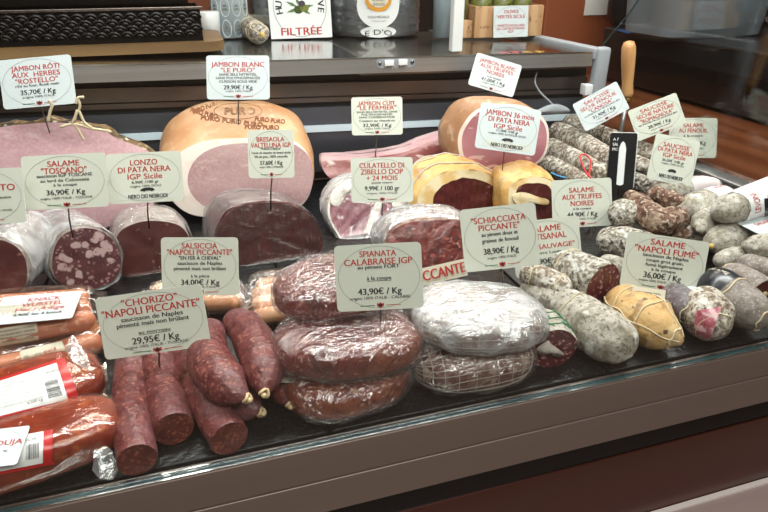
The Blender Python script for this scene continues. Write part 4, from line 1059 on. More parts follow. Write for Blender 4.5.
a2, ar2 = W('pleated white salami end in front of the pink-labelled one', [(676, 211, .048), (694, 208, .048), (728, 196, .045)], [12, 15, 13], amp=.003, seed=8, e0='pinch')
on_band(a2, ar2, .5, .95, 'label_pinkish'); band_text(a2, ar2, 'SALAME', .27, .58, .85, .06, 'ink_red')
W('white pinched salami tip with orange end below the banded pack', [(697, 231, .045), (706, 222, .046), (724, 212, .046)], [7, 13, 13], amp=.003, seed=9, e0='pinch')
W('small pale salami tip squeezed beside the brown crusty sausage', [(685, 234, .025), (696, 234, .025), (712, 232, .025)], [9, 11, 10], amp=.002, seed=10)
b1_, br1 = W('large white salami in a white printed sleeve, topmost at the right edge', [(713, 212, .078), (730, 209, .08), (750, 204, .08), (778, 198, .08), (815, 190, .08)], [12, 15, 15, 15, 15], amp=.0018, seed=11, name='sleeved_salami')
on_band(b1_, br1, .235, 1.0, 'label_white', off=.0015); band_text(b1_, br1, 'LEVONI', .09, .33, .27, .20, 'ink_red', along=False, off=.0022)
eg_ = Geo(); 
for r0, m_ in ((.0135, 'label_black'), (.0105, 'label_cream'), (.0085, 'red_lid')):
    pass
bvv = bvh_of(br1)
decal(b1_, bvv, [(763, 199), (780, 196), (781, 214), (764, 216)], 'label_black', (), 'round_emblem', .0022, 10, 10, [(.2, .8, .2, .8, 'red_lid')])
h_ = bvv.ray_cast(CP, ray(766, 194).normalized())
if h_[0]: obj('orange_seal', lathe_geo(h_[0], [(.0001, -.001), (.006, -.001), (.006, .003), (.003, .0034), (.0001, .0034)], 24, ax=h_[1]), 'ink_orange', b1_)
# white card leaning above the sleeved salami
q_ = [PY(728, 190, 1.0), PY(775, 174, .95)]
paper('paper_sheet', 'white printed paper sheet lying on the sleeved salami at the right edge', [(729, 192), (800, 164), (800, 178), (746, 195)], [.09, .09, .086, .086], 'label_white', (), cat='paper')
W('long white salami with a yellow casing tip, beneath the sleeved one', [(706, 246, .032), (722, 240, .033), (745, 233, .033), (770, 226, .032)], [10, 15, 15, 14], amp=.003, seed=12, e0='pinch')
tg = obj('casing_tip', grid_geo(super_(P(711, 246, .045), .005, .004, .004, 0, 1, 1, 16, 10)), 'yellow_tip', bpy.data.objects[-1] if False else [o for o in COL.objects if o.get('label', '').startswith('long white salami with a yellow')][0])
W('small beige salami tip half hidden between the white and grey ones', [(716, 262, .022), (730, 258, .022), (750, 254, .022)], [8, 10, 10], amp=.002, seed=13)
W('pleated white salami end at the right edge, folds gathered at its tip', [(741, 244, .045), (752, 246, .045), (785, 250, .045)], [11, 15, 15], amp=.002, fr=50, seed=14, e0='pinch', lump=lambda a, t: .06*math.sin(9*a)*max(0, 1-t*2))
paper('price_card', 'white price card with faint red words lying flat at the right edge', [(742, 222), (790, 208), (796, 240), (764, 240)], [.062, .062, .056, .056], 'card_white_lit', [('SALAME', .25, .12, .5, 'r')], group='price cards in the display')
W('grey cured salami behind the one with the dark-red end, right edge', [(736, 262, .034), (755, 268, .034), (790, 278, .034)], [11, 13, 14], 'mold_grey', amp=.0012, seed=15)
c1, cr1 = W('grey cured salami whose dark red cut end with a fat dot faces right', [(724, 270, .042), (742, 280, .042), (764, 294, .042)], [12, 15, 16], 'mold_grey', cut=(0, 1), cutm='dark_meat', amp=.0012, seed=16, loops=(.12,), sr=.0011)
qd = sum(cr1[-1], V())/len(cr1[-1]); qn = (qd-sum(cr1[-6], V())/len(cr1[-6])).normalized()
obj('fat_spot', lathe_geo(qd, [(.0001, 0), (.004, 0), (.0045, .0022), (.0001, .0026)], 20, ax=qn), 'pale_fat', c1)
d1, dr1 = W('plump grey-brown salami with a black printed sleeve tied with twine, front right', [(715, 286, .050), (732, 297, .046), (756, 314, .038), (786, 334, .030)], [18, 22, 23, 19], 'mold_grey', amp=.0015, seed=17, loops=(.46, .90), sr=.0012)
on_band(d1, dr1, .05, .42, 'label_black', name='black_sleeve', off=.0012)
band_text(d1, dr1, 'SALAME', .22, .12, .36, .05, 'label_cream', off=.002); band_text(d1, dr1, 'CAMPAGNOLA', .30, .10, .36, .035, 'label_cream', off=.002); band_text(d1, dr1, 'ITALIA', .38, .14, .30, .03, 'label_cream', off=.002)
# front right row
e1, er1 = W('large mould-white salami with a lengthwise crease, nearest the front glass right of centre', [(558, 300, .040), (583, 320, .035), (608, 337, .032), (638, 352, .028)], [17, 24, 27, 23], amp=.003, fr=30, seed=18, lump=lambda a, t: -.22*math.exp(-((a-4.9)/.22)**2)-.08*math.exp(-((t-.62)/.03)**2), nu=64)
tw_ = Geo(); tube_geo([gpt(er1, k/40, .30+.02*math.sin(k*.3), .0008) for k in range(40)], .0008, 5, True, tw_); tube_geo([gpt(er1, 4.9/(2*PI)+.01*math.sin(k*.3), .3+.68*k/30, .001) for k in range(31)], .0008, 5, False, tw_)
obj('twine', tw_, 'twine', e1)
W('mould-white salami behind, reaching up to the SAUVAGE card pin', [(522, 286, .030), (545, 296, .030), (572, 312, .028)], [13, 15, 14], amp=.002, fr=35, seed=19)
k1, kr1 = W('cut salami in green net, dark face with a white fat wedge, beside the schiacciata', [(537, 318, .036), (546, 335, .033), (553, 349, .030)], [19, 23, 25], 'mold_white', cut=(0, 1), cutm='salami_cut_fine', amp=.0015, seed=20, sq=1.05)
g = Geo()
for v_ in (.45, .6, .75): tube_geo([gpt(kr1, k/40, v_+.03*math.sin(k*.8), .0008) for k in range(40)], .0008, 4, True, g)
for u_ in range(9): tube_geo([gpt(kr1, u_/9+.02*math.sin(k*.6), .3+.55*k/24, .0008) for k in range(25)], .0007, 4, False, g)
obj('green_net', g, 'net_green', k1)
fc = sum(kr1[-1], V())/len(kr1[-1]); fn = (fc-sum(kr1[-8], V())/len(kr1[-8])).normalized(); fu = V((0, 0, 1)); fx = fu.cross(fn).normalized(); fy = fn.cross(fx)
pg = [(-.022, .004), (-.010, .016), (-.004, .010), (.010, -.002), (.014, -.008), (.004, -.010), (-.004, -.004), (-.014, -.006)]
pts_ = crc([fc+fx*x+fy*y+fn*.0022 for x, y in pg], 30); obj('fat_wedge', grid_geo([pts_, [p+fn*.0012 for p in pts_]], True, True), 'pale_fat_bluish', k1)
m1, mr1 = W('cut salame with coarse dark red face and mould-white rind, under the SAUVAGE card', [(556, 260, .055), (576, 270, .058), (603, 285, .058)], [14, 20, 23], 'mold_truffle', cut=(0, 1), cutm='salami_cut_fine', amp=.0018, seed=21, loops=(.35,), sr=.001)
W('mottled tied salami between the SAUVAGE card and the cut salame', [(520, 272, .052), (545, 280, .05), (572, 292, .046)], [11, 13, 12], 'mold_mottled', amp=.002, seed=22, loops=(.3, .7), sr=.0008)
n1_, nr1 = W('golden smoked salami tied with twine, leaning to the front glass', [(612, 299, .038), (640, 316, .034), (664, 333, .031), (688, 347, .027)], [19, 25, 27, 20], 'smoked', amp=.0025, fr=35, seed=23, e1='pinch', loops=(.28, .58, .86), longs=(.05, .3), sr=.0010)
W('dark grey salami behind the golden smoked one, its tip drooping', [(664, 291, .034), (681, 304, .033), (696, 318, .030)], [14, 17, 12], 'mold_darkgrey', amp=.0015, seed=24, loops=(.8,), sr=.001)
o1, or1 = W('pale grey salami with a pink marbled cut side, at the front glass right', [(703, 299, .036), (714, 320, .033), (726, 339, .027)], [19, 24, 18], 'mold_mottled', amp=.0025, seed=25, loops=(.78,), sr=.001)
bo = bvh_of(or1)
decal(o1, bo, [(696, 311), (721, 307), (709, 343), (693, 349)], 'salami_cut_stripe', (), 'cut_face', .0012, 20, 16)
W('white salami half seen beneath the NAPOLI FUME card', [(598, 262, .024), (625, 270, .024), (660, 282, .024)], [10, 12, 12], amp=.002, seed=26)
decalp = paper('printed_slip', 'cream printed slip standing behind the golden smoked salami', [(632, 286), (664, 290), (663, 318), (634, 300)], [.07, .07, .045, .055], 'label_cream', [('INGREDIENTI', .25, .1, .7, 'b'), ('CARNE SUINO', .5, .1, .7, 'b'), ('SALE', .75, .1, .4, 'b')], cat='label')
paper('paper_sheet', 'plain white paper corner under the black-sleeved salami', [(676, 282), (708, 288), (703, 300), (672, 296)], [.050, .046, .042, .048], 'card_white_lit', (), cat='paper')
# black slate with a white pen-shaped mark, on a pin
cs = PY(622, 161, 1.0); rs = thing('black_slate', 'small black slate sign with a white marker shape and chalk words, on a pin', 'sign', PY(617, 205, 1.0))
nX = V((.93, -.36, 0)).normalized(); nn_ = V((-.33, -.85, .28)).normalized(); nX = (nX-nn_*nX.dot(nn_)).normalized(); nY = nn_.cross(nX)
if nY.z < 0: nY = -nY
obj('slate', slab(cs, nX, nY, .054, .114, .004, .004), 'black_plastic', rs, smooth=False)
obj('white_back', slab(cs+nX*.0026-nn_*.0042+nY*.001, nX, nY, .055, .115, .002, .005), 'white_plastic', rs, smooth=False)
pen = [(-.002, -.050), (-.007, -.048), (-.007, .026), (-.004, .036), (0, .040), (.004, .036), (.007, .026), (.007, -.048), (.002, -.050)]
obj('white_marker', Geo().add([cs+nX*(x-.001)+nY*y+nn_*.0014 for x, y in pen]+[cs+nX*(x-.001)+nY*y+nn_*.0002 for x, y in pen], [tuple(range(9))[::-1]]+[(i, (i+1) % 9, (i+1) % 9+9, i+9) for i in range(9)]), 'white_plastic', rs, smooth=False)
gt = Geo()
for k, s in enumerate(('A l\'', 'SAL', 'PIC')): text_geo(gt, s, cs+nX*(-.016)+nY*(.044-.010*k), nX, nY, .011, .006, nn_, .02, .0006)
obj('chalk_lettering', gt, 'white_plastic', rs, smooth=False)
obj('steel_pin', tube_geo([cs-nY*.03-nn_*.0075, cs-nY*.048-nn_*.0075, PY(617, 207, 1.005)], .0012, 8), 'steel_pin', rs)
# wooden-handled sharpening steel
hb = PY(627, 97, 1.18); ht = PY(629, 41, 1.18); ax = (ht-hb)
hd = thing('sharpening_steel', 'sharpening steel with a turned pale wooden handle, standing in the rear right corner', 'knife steel', P(622, 162, 0) if False else V((hb.x, hb.y+.0, .001)))
L_ = ax.length
obj('handle', lathe_geo(hb, [(.0001, 0), (.0125, .001), (.0135, .01), (.0120, .03), (.0135, L_*.4), (.0155, L_*.72), (.0150, L_*.9), (.011, L_*.98), (.004, L_), (.0001, L_)], 28, ax=ax), 'wood_handle', hd)
obj('ferrule', lathe_geo(hb-ax.normalized()*.012, [(.0001, 0), (.009, 0), (.010, .013), (.0001, .0131)], 24, ax=ax), 'gold_lid', hd)
obj('steel_rod', lathe_geo(V((hb.x, hb.y, .001)), [(.0001, 0), (.005, .0), (.005, hb.z-.012), (.0001, hb.z-.0118)], 16), 'steel', hd)
for i_, (cx_, cy_, z_) in enumerate([(628, 306, .0)]): pass

# ------------------------------------------------------------------ price cards
U = 'r'
card('price card JAMBON ROTI AUX HERBES, cool light in its colour, pinned in the roast ham, far left', 37, 82, 73, 49, 5, 1.09, (48, 126), [('JAMBON RÔTI', .20, .105, .66, 'r'), ('AUX  HERBES', .33, .105, .66, 'r'), ('"ROSTELLO"', .46, .105, .58, 'r'), ('rôti au four, ficelé main', .555, .055, .60, 'b'), ('35,70€ / Kg', .69, .10, .48, 'b'), ('origine 100% ITALIE', .79, .045, .44, 'k')], cardm='card_white_lit')
card('white price card JAMBON BLANC LE PURO pinned in the stamped cooked ham', 238, 77.5, 63, 44, 0, 1.13, (238, 118), [('JAMBON BLANC', .20, .115, .84, 'r'), ('"LE PURO"', .33, .105, .54, 'r'), ('SANS SELS NITRITÉS,', .43, .06, .60, 'b'), ('SANS POLYPHOSPHATES', .51, .06, .70, 'b'), ('CUISSON SOUS VIDE', .59, .06, .60, 'b'), ('29,90€ / Kg', .72, .10, .46, 'b'), ('origine 100% ITALIE', .81, .04, .40, 'k')], cardm='card_white_lit')
card('price card JAMBON CUIT LE FERMIER standing in front of the pale light strip', 377, 116, 51, 38, 1, 1.11, (375, 158), [('JAMBON CUIT', .16, .115, .72, 'r'), ('"LE FERMIER"', .28, .115, .76, 'r'), ('SANS SELS NITRITÉS, SANS', .39, .055, .80, 'b'), ('POLYPHOSPHATES', .46, .055, .60, 'b'), ('SANS CONSERVATEUR', .53, .055, .70, 'b'), ('Cuisson au chaudron', .62, .06, .70, 'b'), ('32,90€ / Kg', .74, .09, .56, 'b'), ('origine 100% ITALIE', .83, .045, .5, 'k')])
card('white tilted price card JAMBON BLANC AUX TRUFFES NOIRES above the cured ham', 495, 75, 47, 33, -16, 1.19, (487, 106), [('JAMBON BLANC', .17, .12, .80, 'r'), ('AUX TRUFFES', .31, .12, .72, 'r'), ('NOIRES', .45, .12, .38, 'r'), ('à la coupe', .59, .06, .30, 'b'), ('41,00€ / Kg', .70, .10, .52, 'b'), ('origine 100% ITALIE', .80, .045, .44, 'k')], cardm='card_white_lit')
card('price card JAMBON 36 MOIS DI PATA NERA pinned in the golden tied ham', 508, 129, 61, 46, -8, .98, (500, 190), [('JAMBON 36 mois', .18, .115, .80, 'r'), ('DI PATA NERA', .32, .115, .68, 'r'), ('IGP Sicile', .46, .11, .46, 'r'), ('11,90€ /100 gr', .555, .055, .36, 'b'), ('origine 100% ANTIGUA SICILE', .625, .045, .62, 'k')], nero=True, cardm='card_white_lit')
card('price card BRESAOLA VALTELLINA pinned in the wrapped bresaola', 271, 154, 46, 48, 1, .91, (270, 203), [('BRESAOLA', .19, .10, .60, 'r'), ('VALTELLINA IGP', .31, .10, .86, 'r'), ('"PUNTA D\'ANCA"', .39, .05, .44, 'b'), ('Tende de tranche de boeuf séché', .47, .05, .86, 'b'), ('2% de gras, 100% naturelle', .55, .05, .72, 'b'), ('57,60€ / Kg', .68, .085, .48, 'b'), ('origine 100% LOMBARDIE', .77, .04, .52, 'k')])
card('price card CULATELLO DI ZIBELLO above the crumpled film culatello', 382, 180, 62, 45, 1, .90, (382, 217), [('CULATELLO DI', .17, .12, .72, 'r'), ('ZIBELLO DOP', .31, .12, .68, 'r'), ('+ 24 MOIS', .45, .11, .50, 'r'), ('grande réserve', .555, .045, .34, 'b'), ('9,99€ / 100 gr', .68, .10, .56, 'b'), ('origine 100% ITALIE', .79, .04, .50, 'k')])
card('price card SALAME TOSCANO pinned above the large-fat-cube salame, left', 65, 181.5, 84, 54, 3, .88, (71, 230), [('SALAME', .16, .11, .38, 'r'), ('"TOSCANO"', .29, .115, .54, 'r'), ('saucisson IGP TOSCANE', .38, .065, .66, 'b'), ('au lard de Colonnata', .47, .06, .58, 'b'), ('à la coupe', .555, .055, .28, 'b'), ('36,90€ / Kg', .69, .10, .46, 'b'), ('origine 100% ITALIE - TOSCANE', .80, .045, .62, 'k')])
card('price card LONZO DI PATA NERA pinned in the halved brown loin', 145, 177.5, 75, 50, 3, .91, (148, 221), [('LONZO', .19, .115, .36, 'r'), ('DI PATA NERA', .33, .115, .70, 'r'), ('IGP Sicile', .47, .11, .46, 'r'), ('6,90€ /100 gr', .585, .055, .36, 'b'), ('origine 100% SICILE', .665, .045, .42, 'k')], nero=True)
card('price card cut by the left edge of the photo, only a red O visible', -17, 197, 82, 55, 3, .86, (-10, 246), [('PROSCIUTTO', .34, .12, .80, 'r'), ('Sélection', .52, .05, .2, 'b', .24), ('36 mois', .75, .05, .2, 'b', .24)])
card('price card SALSICCIA NAPOLI PICCANTE pinned in the left curled sausage', 200, 266.5, 77, 58, 0, .66, (214, 330), [('SALSICCIA', .14, .10, .46, 'r'), ('"NAPOLI PICCANTE"', .25, .10, .84, 'r'), ('"EN FER À CHEVAL"', .35, .065, .54, 'b'), ('saucisson de Naples', .44, .065, .58, 'b'), ('pimenté mais non brûlant', .53, .065, .68, 'b'), ('à la pièce', .66, .055, .24, 'b'), ('34,00€ / Kg', .77, .10, .50, 'b'), ('origine 100% ITALIE', .85, .035, .40, 'k')], crest=.94)
card('large price card CHORIZO NAPOLI PICCANTE leaning over the chorizo sticks', 153, 322, 107, 62, 8, .60, (160, 372), [('"CHORIZO"', .14, .115, .52, 'r'), ('"NAPOLI PICCANTE"', .28, .125, .92, 'r'), ('saucisson de Naples', .40, .075, .58, 'b'), ('pimenté mais non brûlant', .49, .075, .68, 'b'), ('au morceau', .635, .055, .30, 'u'), ('29,95€ / Kg', .76, .11, .44, 'b'), ('origine 100% ITALIE - TOSCANE', .86, .045, .60, 'k')], crest=.95, pinY=.60)
card('price card SPIANATA CALABRAISE pinned in the stack of wrapped rounds', 379, 277, 87, 66, 3, .535, (380, 345), [('SPIANATA', .14, .095, .42, 'r'), ('CALABRAISE IGP', .26, .10, .78, 'r'), ('au piment FORT', .34, .06, .48, 'b'), ('à la coupe', .51, .06, .28, 'u'), ('43,90€ / Kg', .71, .10, .50, 'b'), ('origine 100% ITALIE - CALABRE', .81, .045, .70, 'k')])
card('price card SCHIACCIATA PICCANTE pinned in the glare-painted netted salami', 500, 237.5, 76, 63, 6, .60, (502, 310), [('"SCHIACCIATA', .20, .10, .72, 'r'), ('PICCANTE"', .32, .10, .54, 'r'), ('au piment doux et', .43, .065, .48, 'b'), ('graines de fenouil', .53, .065, .48, 'b'), ('38,90€ / Kg', .70, .10, .46, 'b'), ('origine 100% ITALIE', .81, .04, .38, 'k')])
card('price card SALAME ARTISANAL AIL SAUVAGE, half behind the SCHIACCIATA card', 547, 247, 68, 56, 7, .70, (547, 301), [('SALAME', .16, .11, .46, 'r', .0), ('ARTISANAL', .30, .11, .60, 'r', .0), ('"AIL SAUVAGE"', .48, .09, .78, 'r', .02), ('Pierre Louis', .59, .055, .40, 'b', .0), ('41,90€ / Kg', .74, .10, .56, 'b', .0), ('origine 100% PIÉMONT', .84, .04, .46, 'k')])
card('price card SALAME AUX TRUFFES NOIRES behind the SAUVAGE card, right of the golden ham', 582, 203, 60, 48, 3, .86, (586, 250), [('SALAME', .22, .11, .42, 'r'), ('AUX TRUFFES', .36, .11, .66, 'r'), ('NOIRES', .50, .11, .38, 'r'), ('à la coupe', .61, .05, .30, 'b'), ('44,90€ / Kg', .73, .10, .50, 'b'), ('origine 100% ITALIE', .83, .04, .44, 'k')])
card('large price card SALAME NAPOLI FUME above the golden smoked salami', 664.5, 264, 82, 55, -8, .585, (661, 308), [('SALAME', .13, .11, .42, 'r'), ('"NAPOLI FUMÉ"', .27, .115, .78, 'r'), ('saucisson de Naples', .37, .065, .56, 'b'), ('coupe gros grain,', .455, .06, .46, 'b'), ('fumé légèrement', .54, .06, .46, 'b'), ('à la coupe', .62, .055, .30, 'b'), ('36,00€ / Kg', .73, .11, .46, 'b'), ('origine 100% ITALIE - TOSCANE', .83, .04, .56, 'k')])
card('tilted white price card SAUCISSE SECHE FENOUIL CANOSA at the rear right', 601, 106.5, 50, 31, 28, 1.14, (598, 140), [('SAUCISSE', .17, .12, .56, 'r'), ('SÈCHE FENOUIL', .32, .12, .80, 'r'), ('"CANOSA"', .47, .12, .52, 'r'), ('AU FENOUIL DE NE SAUVAGE BIO', .57, .05, .80, 'b'), ('31,90€ / Kg', .71, .11, .50, 'b'), ('origine 100% ITALIE', .82, .04, .40, 'k')], cardm='card_white_lit')
card('tilted price card SAUCISSE SECHE NATURE ROMAGNOLA next to the wooden handle', 657, 117, 52, 33, 21, 1.10, (662, 150), [('SAUCISSE', .17, .12, .54, 'r'), ('SÈCHE NATURE', .32, .12, .76, 'r'), ('"ROMAGNOLA"', .47, .12, .66, 'r'), ('AU POIVRE NE DE SAUVAGE BIO', .57, .05, .80, 'b'), ('28,90€ / Kg', .71, .10, .46, 'b'), ('origine 100% ITALIE', .82, .04, .40, 'k')])
card('grey-white price card SALAME AU FENOUIL standing beside the end rail', 693, 138, 48, 40, 0, 1.13, (694, 182), [('SALAME', .18, .11, .42, 'r'), ('AU FENOUIL', .31, .11, .60, 'r'), ('à la coupe', .44, .06, .40, 'b'), ('29,90€ / Kg', .62, .10, .54, 'b'), ('origine 100% ITALIE', .76, .04, .44, 'k')])
card('price card SAUCISSE DI PATA NERA pinned in the brown gnarled sausage', 673.5, 160, 45, 46, -11, .93, (671, 207), [('SAUCISSE', .20, .095, .58, 'r'), ('DI PATA NERA', .31, .095, .78, 'r'), ('IGP Sicile', .42, .095, .50, 'r'), ('26,50€ /100 gr', .53, .06, .50, 'b'), ('origine 100% SICILE', .60, .04, .52, 'k')], nero=True)
# cards lying on packs
paper('price_card', 'bright white price card KNACK WURSTEL lying on the upper wurstel pack', [(-6, 298), (76, 291), (79, 317), (-3, 325)], [.073, .073, .066, .066], 'card_white_lit', [('KNACK', .20, .14, .40, 'r', .05), ('WURSTEL', .38, .15, .50, 'r', .05), ('Haut Adige', .55, .14, .60, 'r', .05), ('4,90€ les 4 knack', .73, .10, .60, 'b', .05)], group='price cards in the display')
paper('price_card', 'white oval-bordered price card lying on the lower red paste pouch', [(-46, 434), (25, 426), (22, 464), (-50, 472)], [.058, .058, .050, .050], 'card_white_lit', [('NDUJA', .4, .14, .5, 'r', .22), ('26 %', .62, .06, .2, 'b', .2)], group='price cards in the display', oval=True)

# ------------------------------------------------------------------ things on the rear shelf
def ZS(X): return .2756-.018*(X-.1)
def PS(x, y):
    p = P(x, y, .27)
    for _ in range(3): p = P(x, y, ZS(p.x))
    return p
# wooden board and black pierced trays
bx0, bx1 = -.55, PS(224, 50).x
bd = Geo(); yb = PS(100, 57).y
tag(obj('wooden_board', slab(V(((bx0+bx1)/2, yb+.13, ZS(-.2)+.0195)), V((1, 0, 0)), V((0, 1, 0)), bx1-bx0, .25, .0185, .04, bd, 8), 'wood_board', smooth=False), 'thick wooden board under the black pierced tray on the rear shelf', 'board')
def basket(label, x0, x1, y0, z0, h, d, rows):
    root = thing('pierced_tray', label, 'metal tray', V(((x0+x1)/2, y0+d/2, z0)), 'black pierced metal trays')
    g = Geo(); t = .003
    for a, b in (((x0, y0+d-t, z0), (x1, y0+d, z0+h)), ((x0, y0+t, z0), (x0+t, y0+d-t, z0+h)), ((x1-t, y0+t, z0), (x1, y0+d-t, z0+h)), ((x0+t, y0+t, z0), (x1-t, y0+d-t, z0+t))): box_geo(a, b, g)
    # pierced front: a lattice of scallops between solid bands
    box_geo((x0, y0, z0), (x1, y0+t, z0+h*.14), g); box_geo((x0, y0, z0+h*.9), (x1, y0+t, z0+h), g)
    n = max(2, int((x1-x0)/.024)); wv = (x1-x0)/n; hh = h*.76/rows
    for r_ in range(rows):
        for k in range(n+1):
            cx = x0+wv*(k+.5*(r_ % 2)); cz = z0+h*.14+hh*r_
            if cx-wv/2 < x0-.001 or cx+wv/2 > x1+.001: continue
            for rr, th in ((wv*.5, .0026), (wv*.24, .0020)):
                pts = [V((cx+rr*math.cos(a), y0+t/2, cz+hh*rr/(wv*.5)*1.0*math.sin(a))) for a in [PI*q/10 for q in range(11)]]
                tube_geo(pts, th, 5, False, g)
            for q in (-.3, 0, .3): tube_geo([V((cx, y0+t/2, cz)), V((cx+q*wv, y0+t/2, cz+hh*.9))], .0011, 4, False, g)
    obj('tray_body', g, 'black_metal', root, smooth=False)
    obj('backing', box_geo((x0+t, y0+t+.004, z0+t), (x1-t, y0+t+.006, z0+h*.92)), 'black_gloss', root, smooth=False)
    obj('rim', box_geo((x0-.006, y0-.006, z0+h), (x1+.006, y0+.004, z0+h+.005), bev=.001), 'steel_brown', root)
    return root
py_ = yb+.03; tx1 = PY(204, 44, py_).x; tz0 = ZS(-.2)+.020
zt = PY(100, 11, py_).z
basket('lower black pierced tray on the wooden board, upper left of the photo', -.52, tx1, py_, tz0, zt-tz0, .20, 4)
basket('upper black pierced tray stacked behind the lower one, cut by the photo top', -.50, tx1-.02, py_+.05, zt+.008, .09, .14, 4)
# small white tub and the printed paper roll
q = PS(211, 40); tag(obj('small_tub', lathe_geo(q+V((.0, .03, 0)), [(.0001, 0), (.026, 0), (.028, .06), (.026, .062), (.0001, .062)], 32), 'label_white'), 'small plain white tub between the black tray and the paper roll', 'tub')
q = PS(233, 38)+V((0, .04, 0)); pr = thing('paper_roll', 'standing pale blue wrapping roll printed with oval emblems', 'paper roll', q)
mat('pale_blue_paper', (176, 190, 196), rough=.45)
rr0 = .045; obj('roll', lathe_geo(q, [(.0001, 0), (rr0, 0), (rr0, .26), (.0001, .26)], 48), 'pale_blue_paper', pr)
go, gd = Geo(), Geo()
for row in range(5):
    for k in range(8):
        a0_ = -PI/2-.9+.62*k; z_ = .022+.048*row
        pts = [q+V(((rr0+.0006)*math.cos(a0_+.24*math.cos(t)), (rr0+.0006)*math.sin(a0_+.24*math.cos(t)), z_+.020*math.sin(t))) for t in [2*PI*i/20 for i in range(20)]]
        tube_geo(pts, .0008, 4, True, go)
        for dz, sz in ((.004, .005), (-.004, .007)):
            c_ = q+V(((rr0+.0005)*math.cos(a0_), (rr0+.0005)*math.sin(a0_), z_+dz)); tt = V((-math.sin(a0_), math.cos(a0_), 0))
            gd.add([c_-tt*sz-V((0, 0, .0025)), c_+tt*sz-V((0, 0, .0025)), c_+tt*sz*.7+V((0, 0, .0025)), c_-tt*sz*.7+V((0, 0, .0025))], [(0, 1, 2, 3)])
obj('printed_ovals', go, 'label_white', pr); obj('printed_emblems', gd, 'ink_grey', pr, smooth=False)
# dry sausage in a paper band on the shelf
qa, qb = PS(262, 46)+V((0, 0, .024)), PS(238, 28)+V((0, .02, .024))
qm = qa.lerp(qb, .5); ss = sweep([qa, qm, qb], [.022, .024, .018], 36, 56, e0='pinch', amp=.0025, fr=45, e1='pinch', seed=3)
sr_ = thing('salami', 'small dry salami in a pale paper band lying on the rear shelf before the tins', 'salami', base_of(ss))
obj('casing', grid_geo(ss), 'mold_truffle', sr_); on_band(sr_, ss, .38, .80, 'label_cream'); obj('twine', strings(ss, (.14, .22), (.1, .4, .6, .9), .001, v0=0, v1=.35), 'twine', sr_)
obj('casing_knot', grid_geo(super_(ss[0][0], .006, .006, .006, 0, 1, 1, 14, 10)), 'yellow_tip', sr_)
# oil tins
def tin(label, xl, xr, yb_, hz, m='tin_steel', ribs=(.03, .05, .07)):
    a, b = PS(xl, yb_), PS(xr, yb_); c = (a+b)/2; r = (a-b).length/2; c = c+V((0, r*1.08+.01, 0)); c.z = ZS(c.x)
    root = thing('oil_drum', label, 'steel drum', c)
    pf = [(.0001, 0), (r, 0), (r, .012)]
    for z in ribs: pf += [(r, z-.006), (r*1.02, z), (r, z+.006)]
    pf += [(r, hz), (.0001, hz)]
    obj('drum_body', lathe_geo(c, pf, 64), m, root); return root, c, r
mat('tin_steel', (164, 166, 168), rough=.25, metal=.85)
t1, c1_, r1_ = tin('steel oil drum hidden behind the HUILE D OLIVE FILTREE sign', 256, 337, 38, .30)
t2, c2_, r2_ = tin('large ribbed steel drum with round gold-medal label, centre of the rear shelf', 341, 437, 38, .30)
# sign on drum 1
so = PS(302, 38); so.y -= .004; Xs, Ys_ = V((1, 0, 0)), V((0, .10, 1)).normalized(); sw = (PY(333, 38, so.y)-PY(272, 38, so.y)).length
sgn = thing('olive_oil_sign', 'white square sign with round text HUILE D OLIVE FILTREE and an olive sprig', 'sign', so)
sc0 = so+Ys_*(sw*.47); sb0 = so+Ys_*(sw*.56); ns = Xs.cross(Ys_)
obj('sign_board', slab(sb0, Xs, Ys_, sw, sw*1.12, .003), 'label_white', sgn, smooth=False)
g = Geo(); ring_geo(g, sc0, Xs, Ys_, sw*.43, sw*.45, .0012, ns, .0004); obj('round_border', g, 'ink_grey', sgn, smooth=False)
g = Geo(); text_geo(g, 'FILTRÉE', so+Ys_*(sw*.11), Xs, Ys_, sw*.66, sw*.12, ns, .03, .0005); obj('red_lettering', g, 'ink_red', sgn, smooth=False)
g = Geo(); s_ = "HUILE D'OLIVE"
for k, ch in enumerate(s_):
    if ch == ' ': continue
    a = PI*1.05-PI*1.10*k/(len(s_)-1); d = Xs*math.cos(a)+Ys_*math.sin(a); tX = Xs*math.sin(a)-Ys_*math.cos(a)
    text_geo(g, ch, sc0+d*(sw*.345), tX, d, 0, sw*.11, ns, .03, .0005)
obj('round_lettering', g, 'ink_black', sgn, smooth=False)
oc_ = sc0-Ys_*(sw*.02)
for k, (dx, dz, rr, mm, nm_) in enumerate(((-.03, -.02, .075, 'olive', 'olive_print'), (.07, .0, .07, 'jar_content', 'olive_print'), (.03, .07, .055, 'olive_dark', 'olive_print'))):
    g = Geo(); ring_geo(g, oc_+Xs*(dx*sw)+Ys_*(dz*sw), Xs, Ys_, rr*sw, rr*sw*.8, rr*sw*.79, ns, .0006+.0001*k, 24); obj(nm_, g, mm, sgn, smooth=False)
g = Geo()
for a, ln in ((.2, .2), (2.7, .22), (3.4, .2), (-.5, .16), (1.9, .15)):
    d = Xs*math.cos(a)+Ys_*math.sin(a); t_ = Xs*-math.sin(a)+Ys_*math.cos(a); b_0 = oc_+d*(.03*sw)
    g.add([b_0+ns*.0005, b_0+d*(ln*.5*sw)+t_*(.025*sw)+ns*.0005, b_0+d*(ln*sw)+ns*.0005, b_0+d*(ln*.5*sw)-t_*(.025*sw)+ns*.0005], [(0, 3, 2, 1)])
obj('leaf_print', g, 'olive_leaf', sgn, smooth=False)
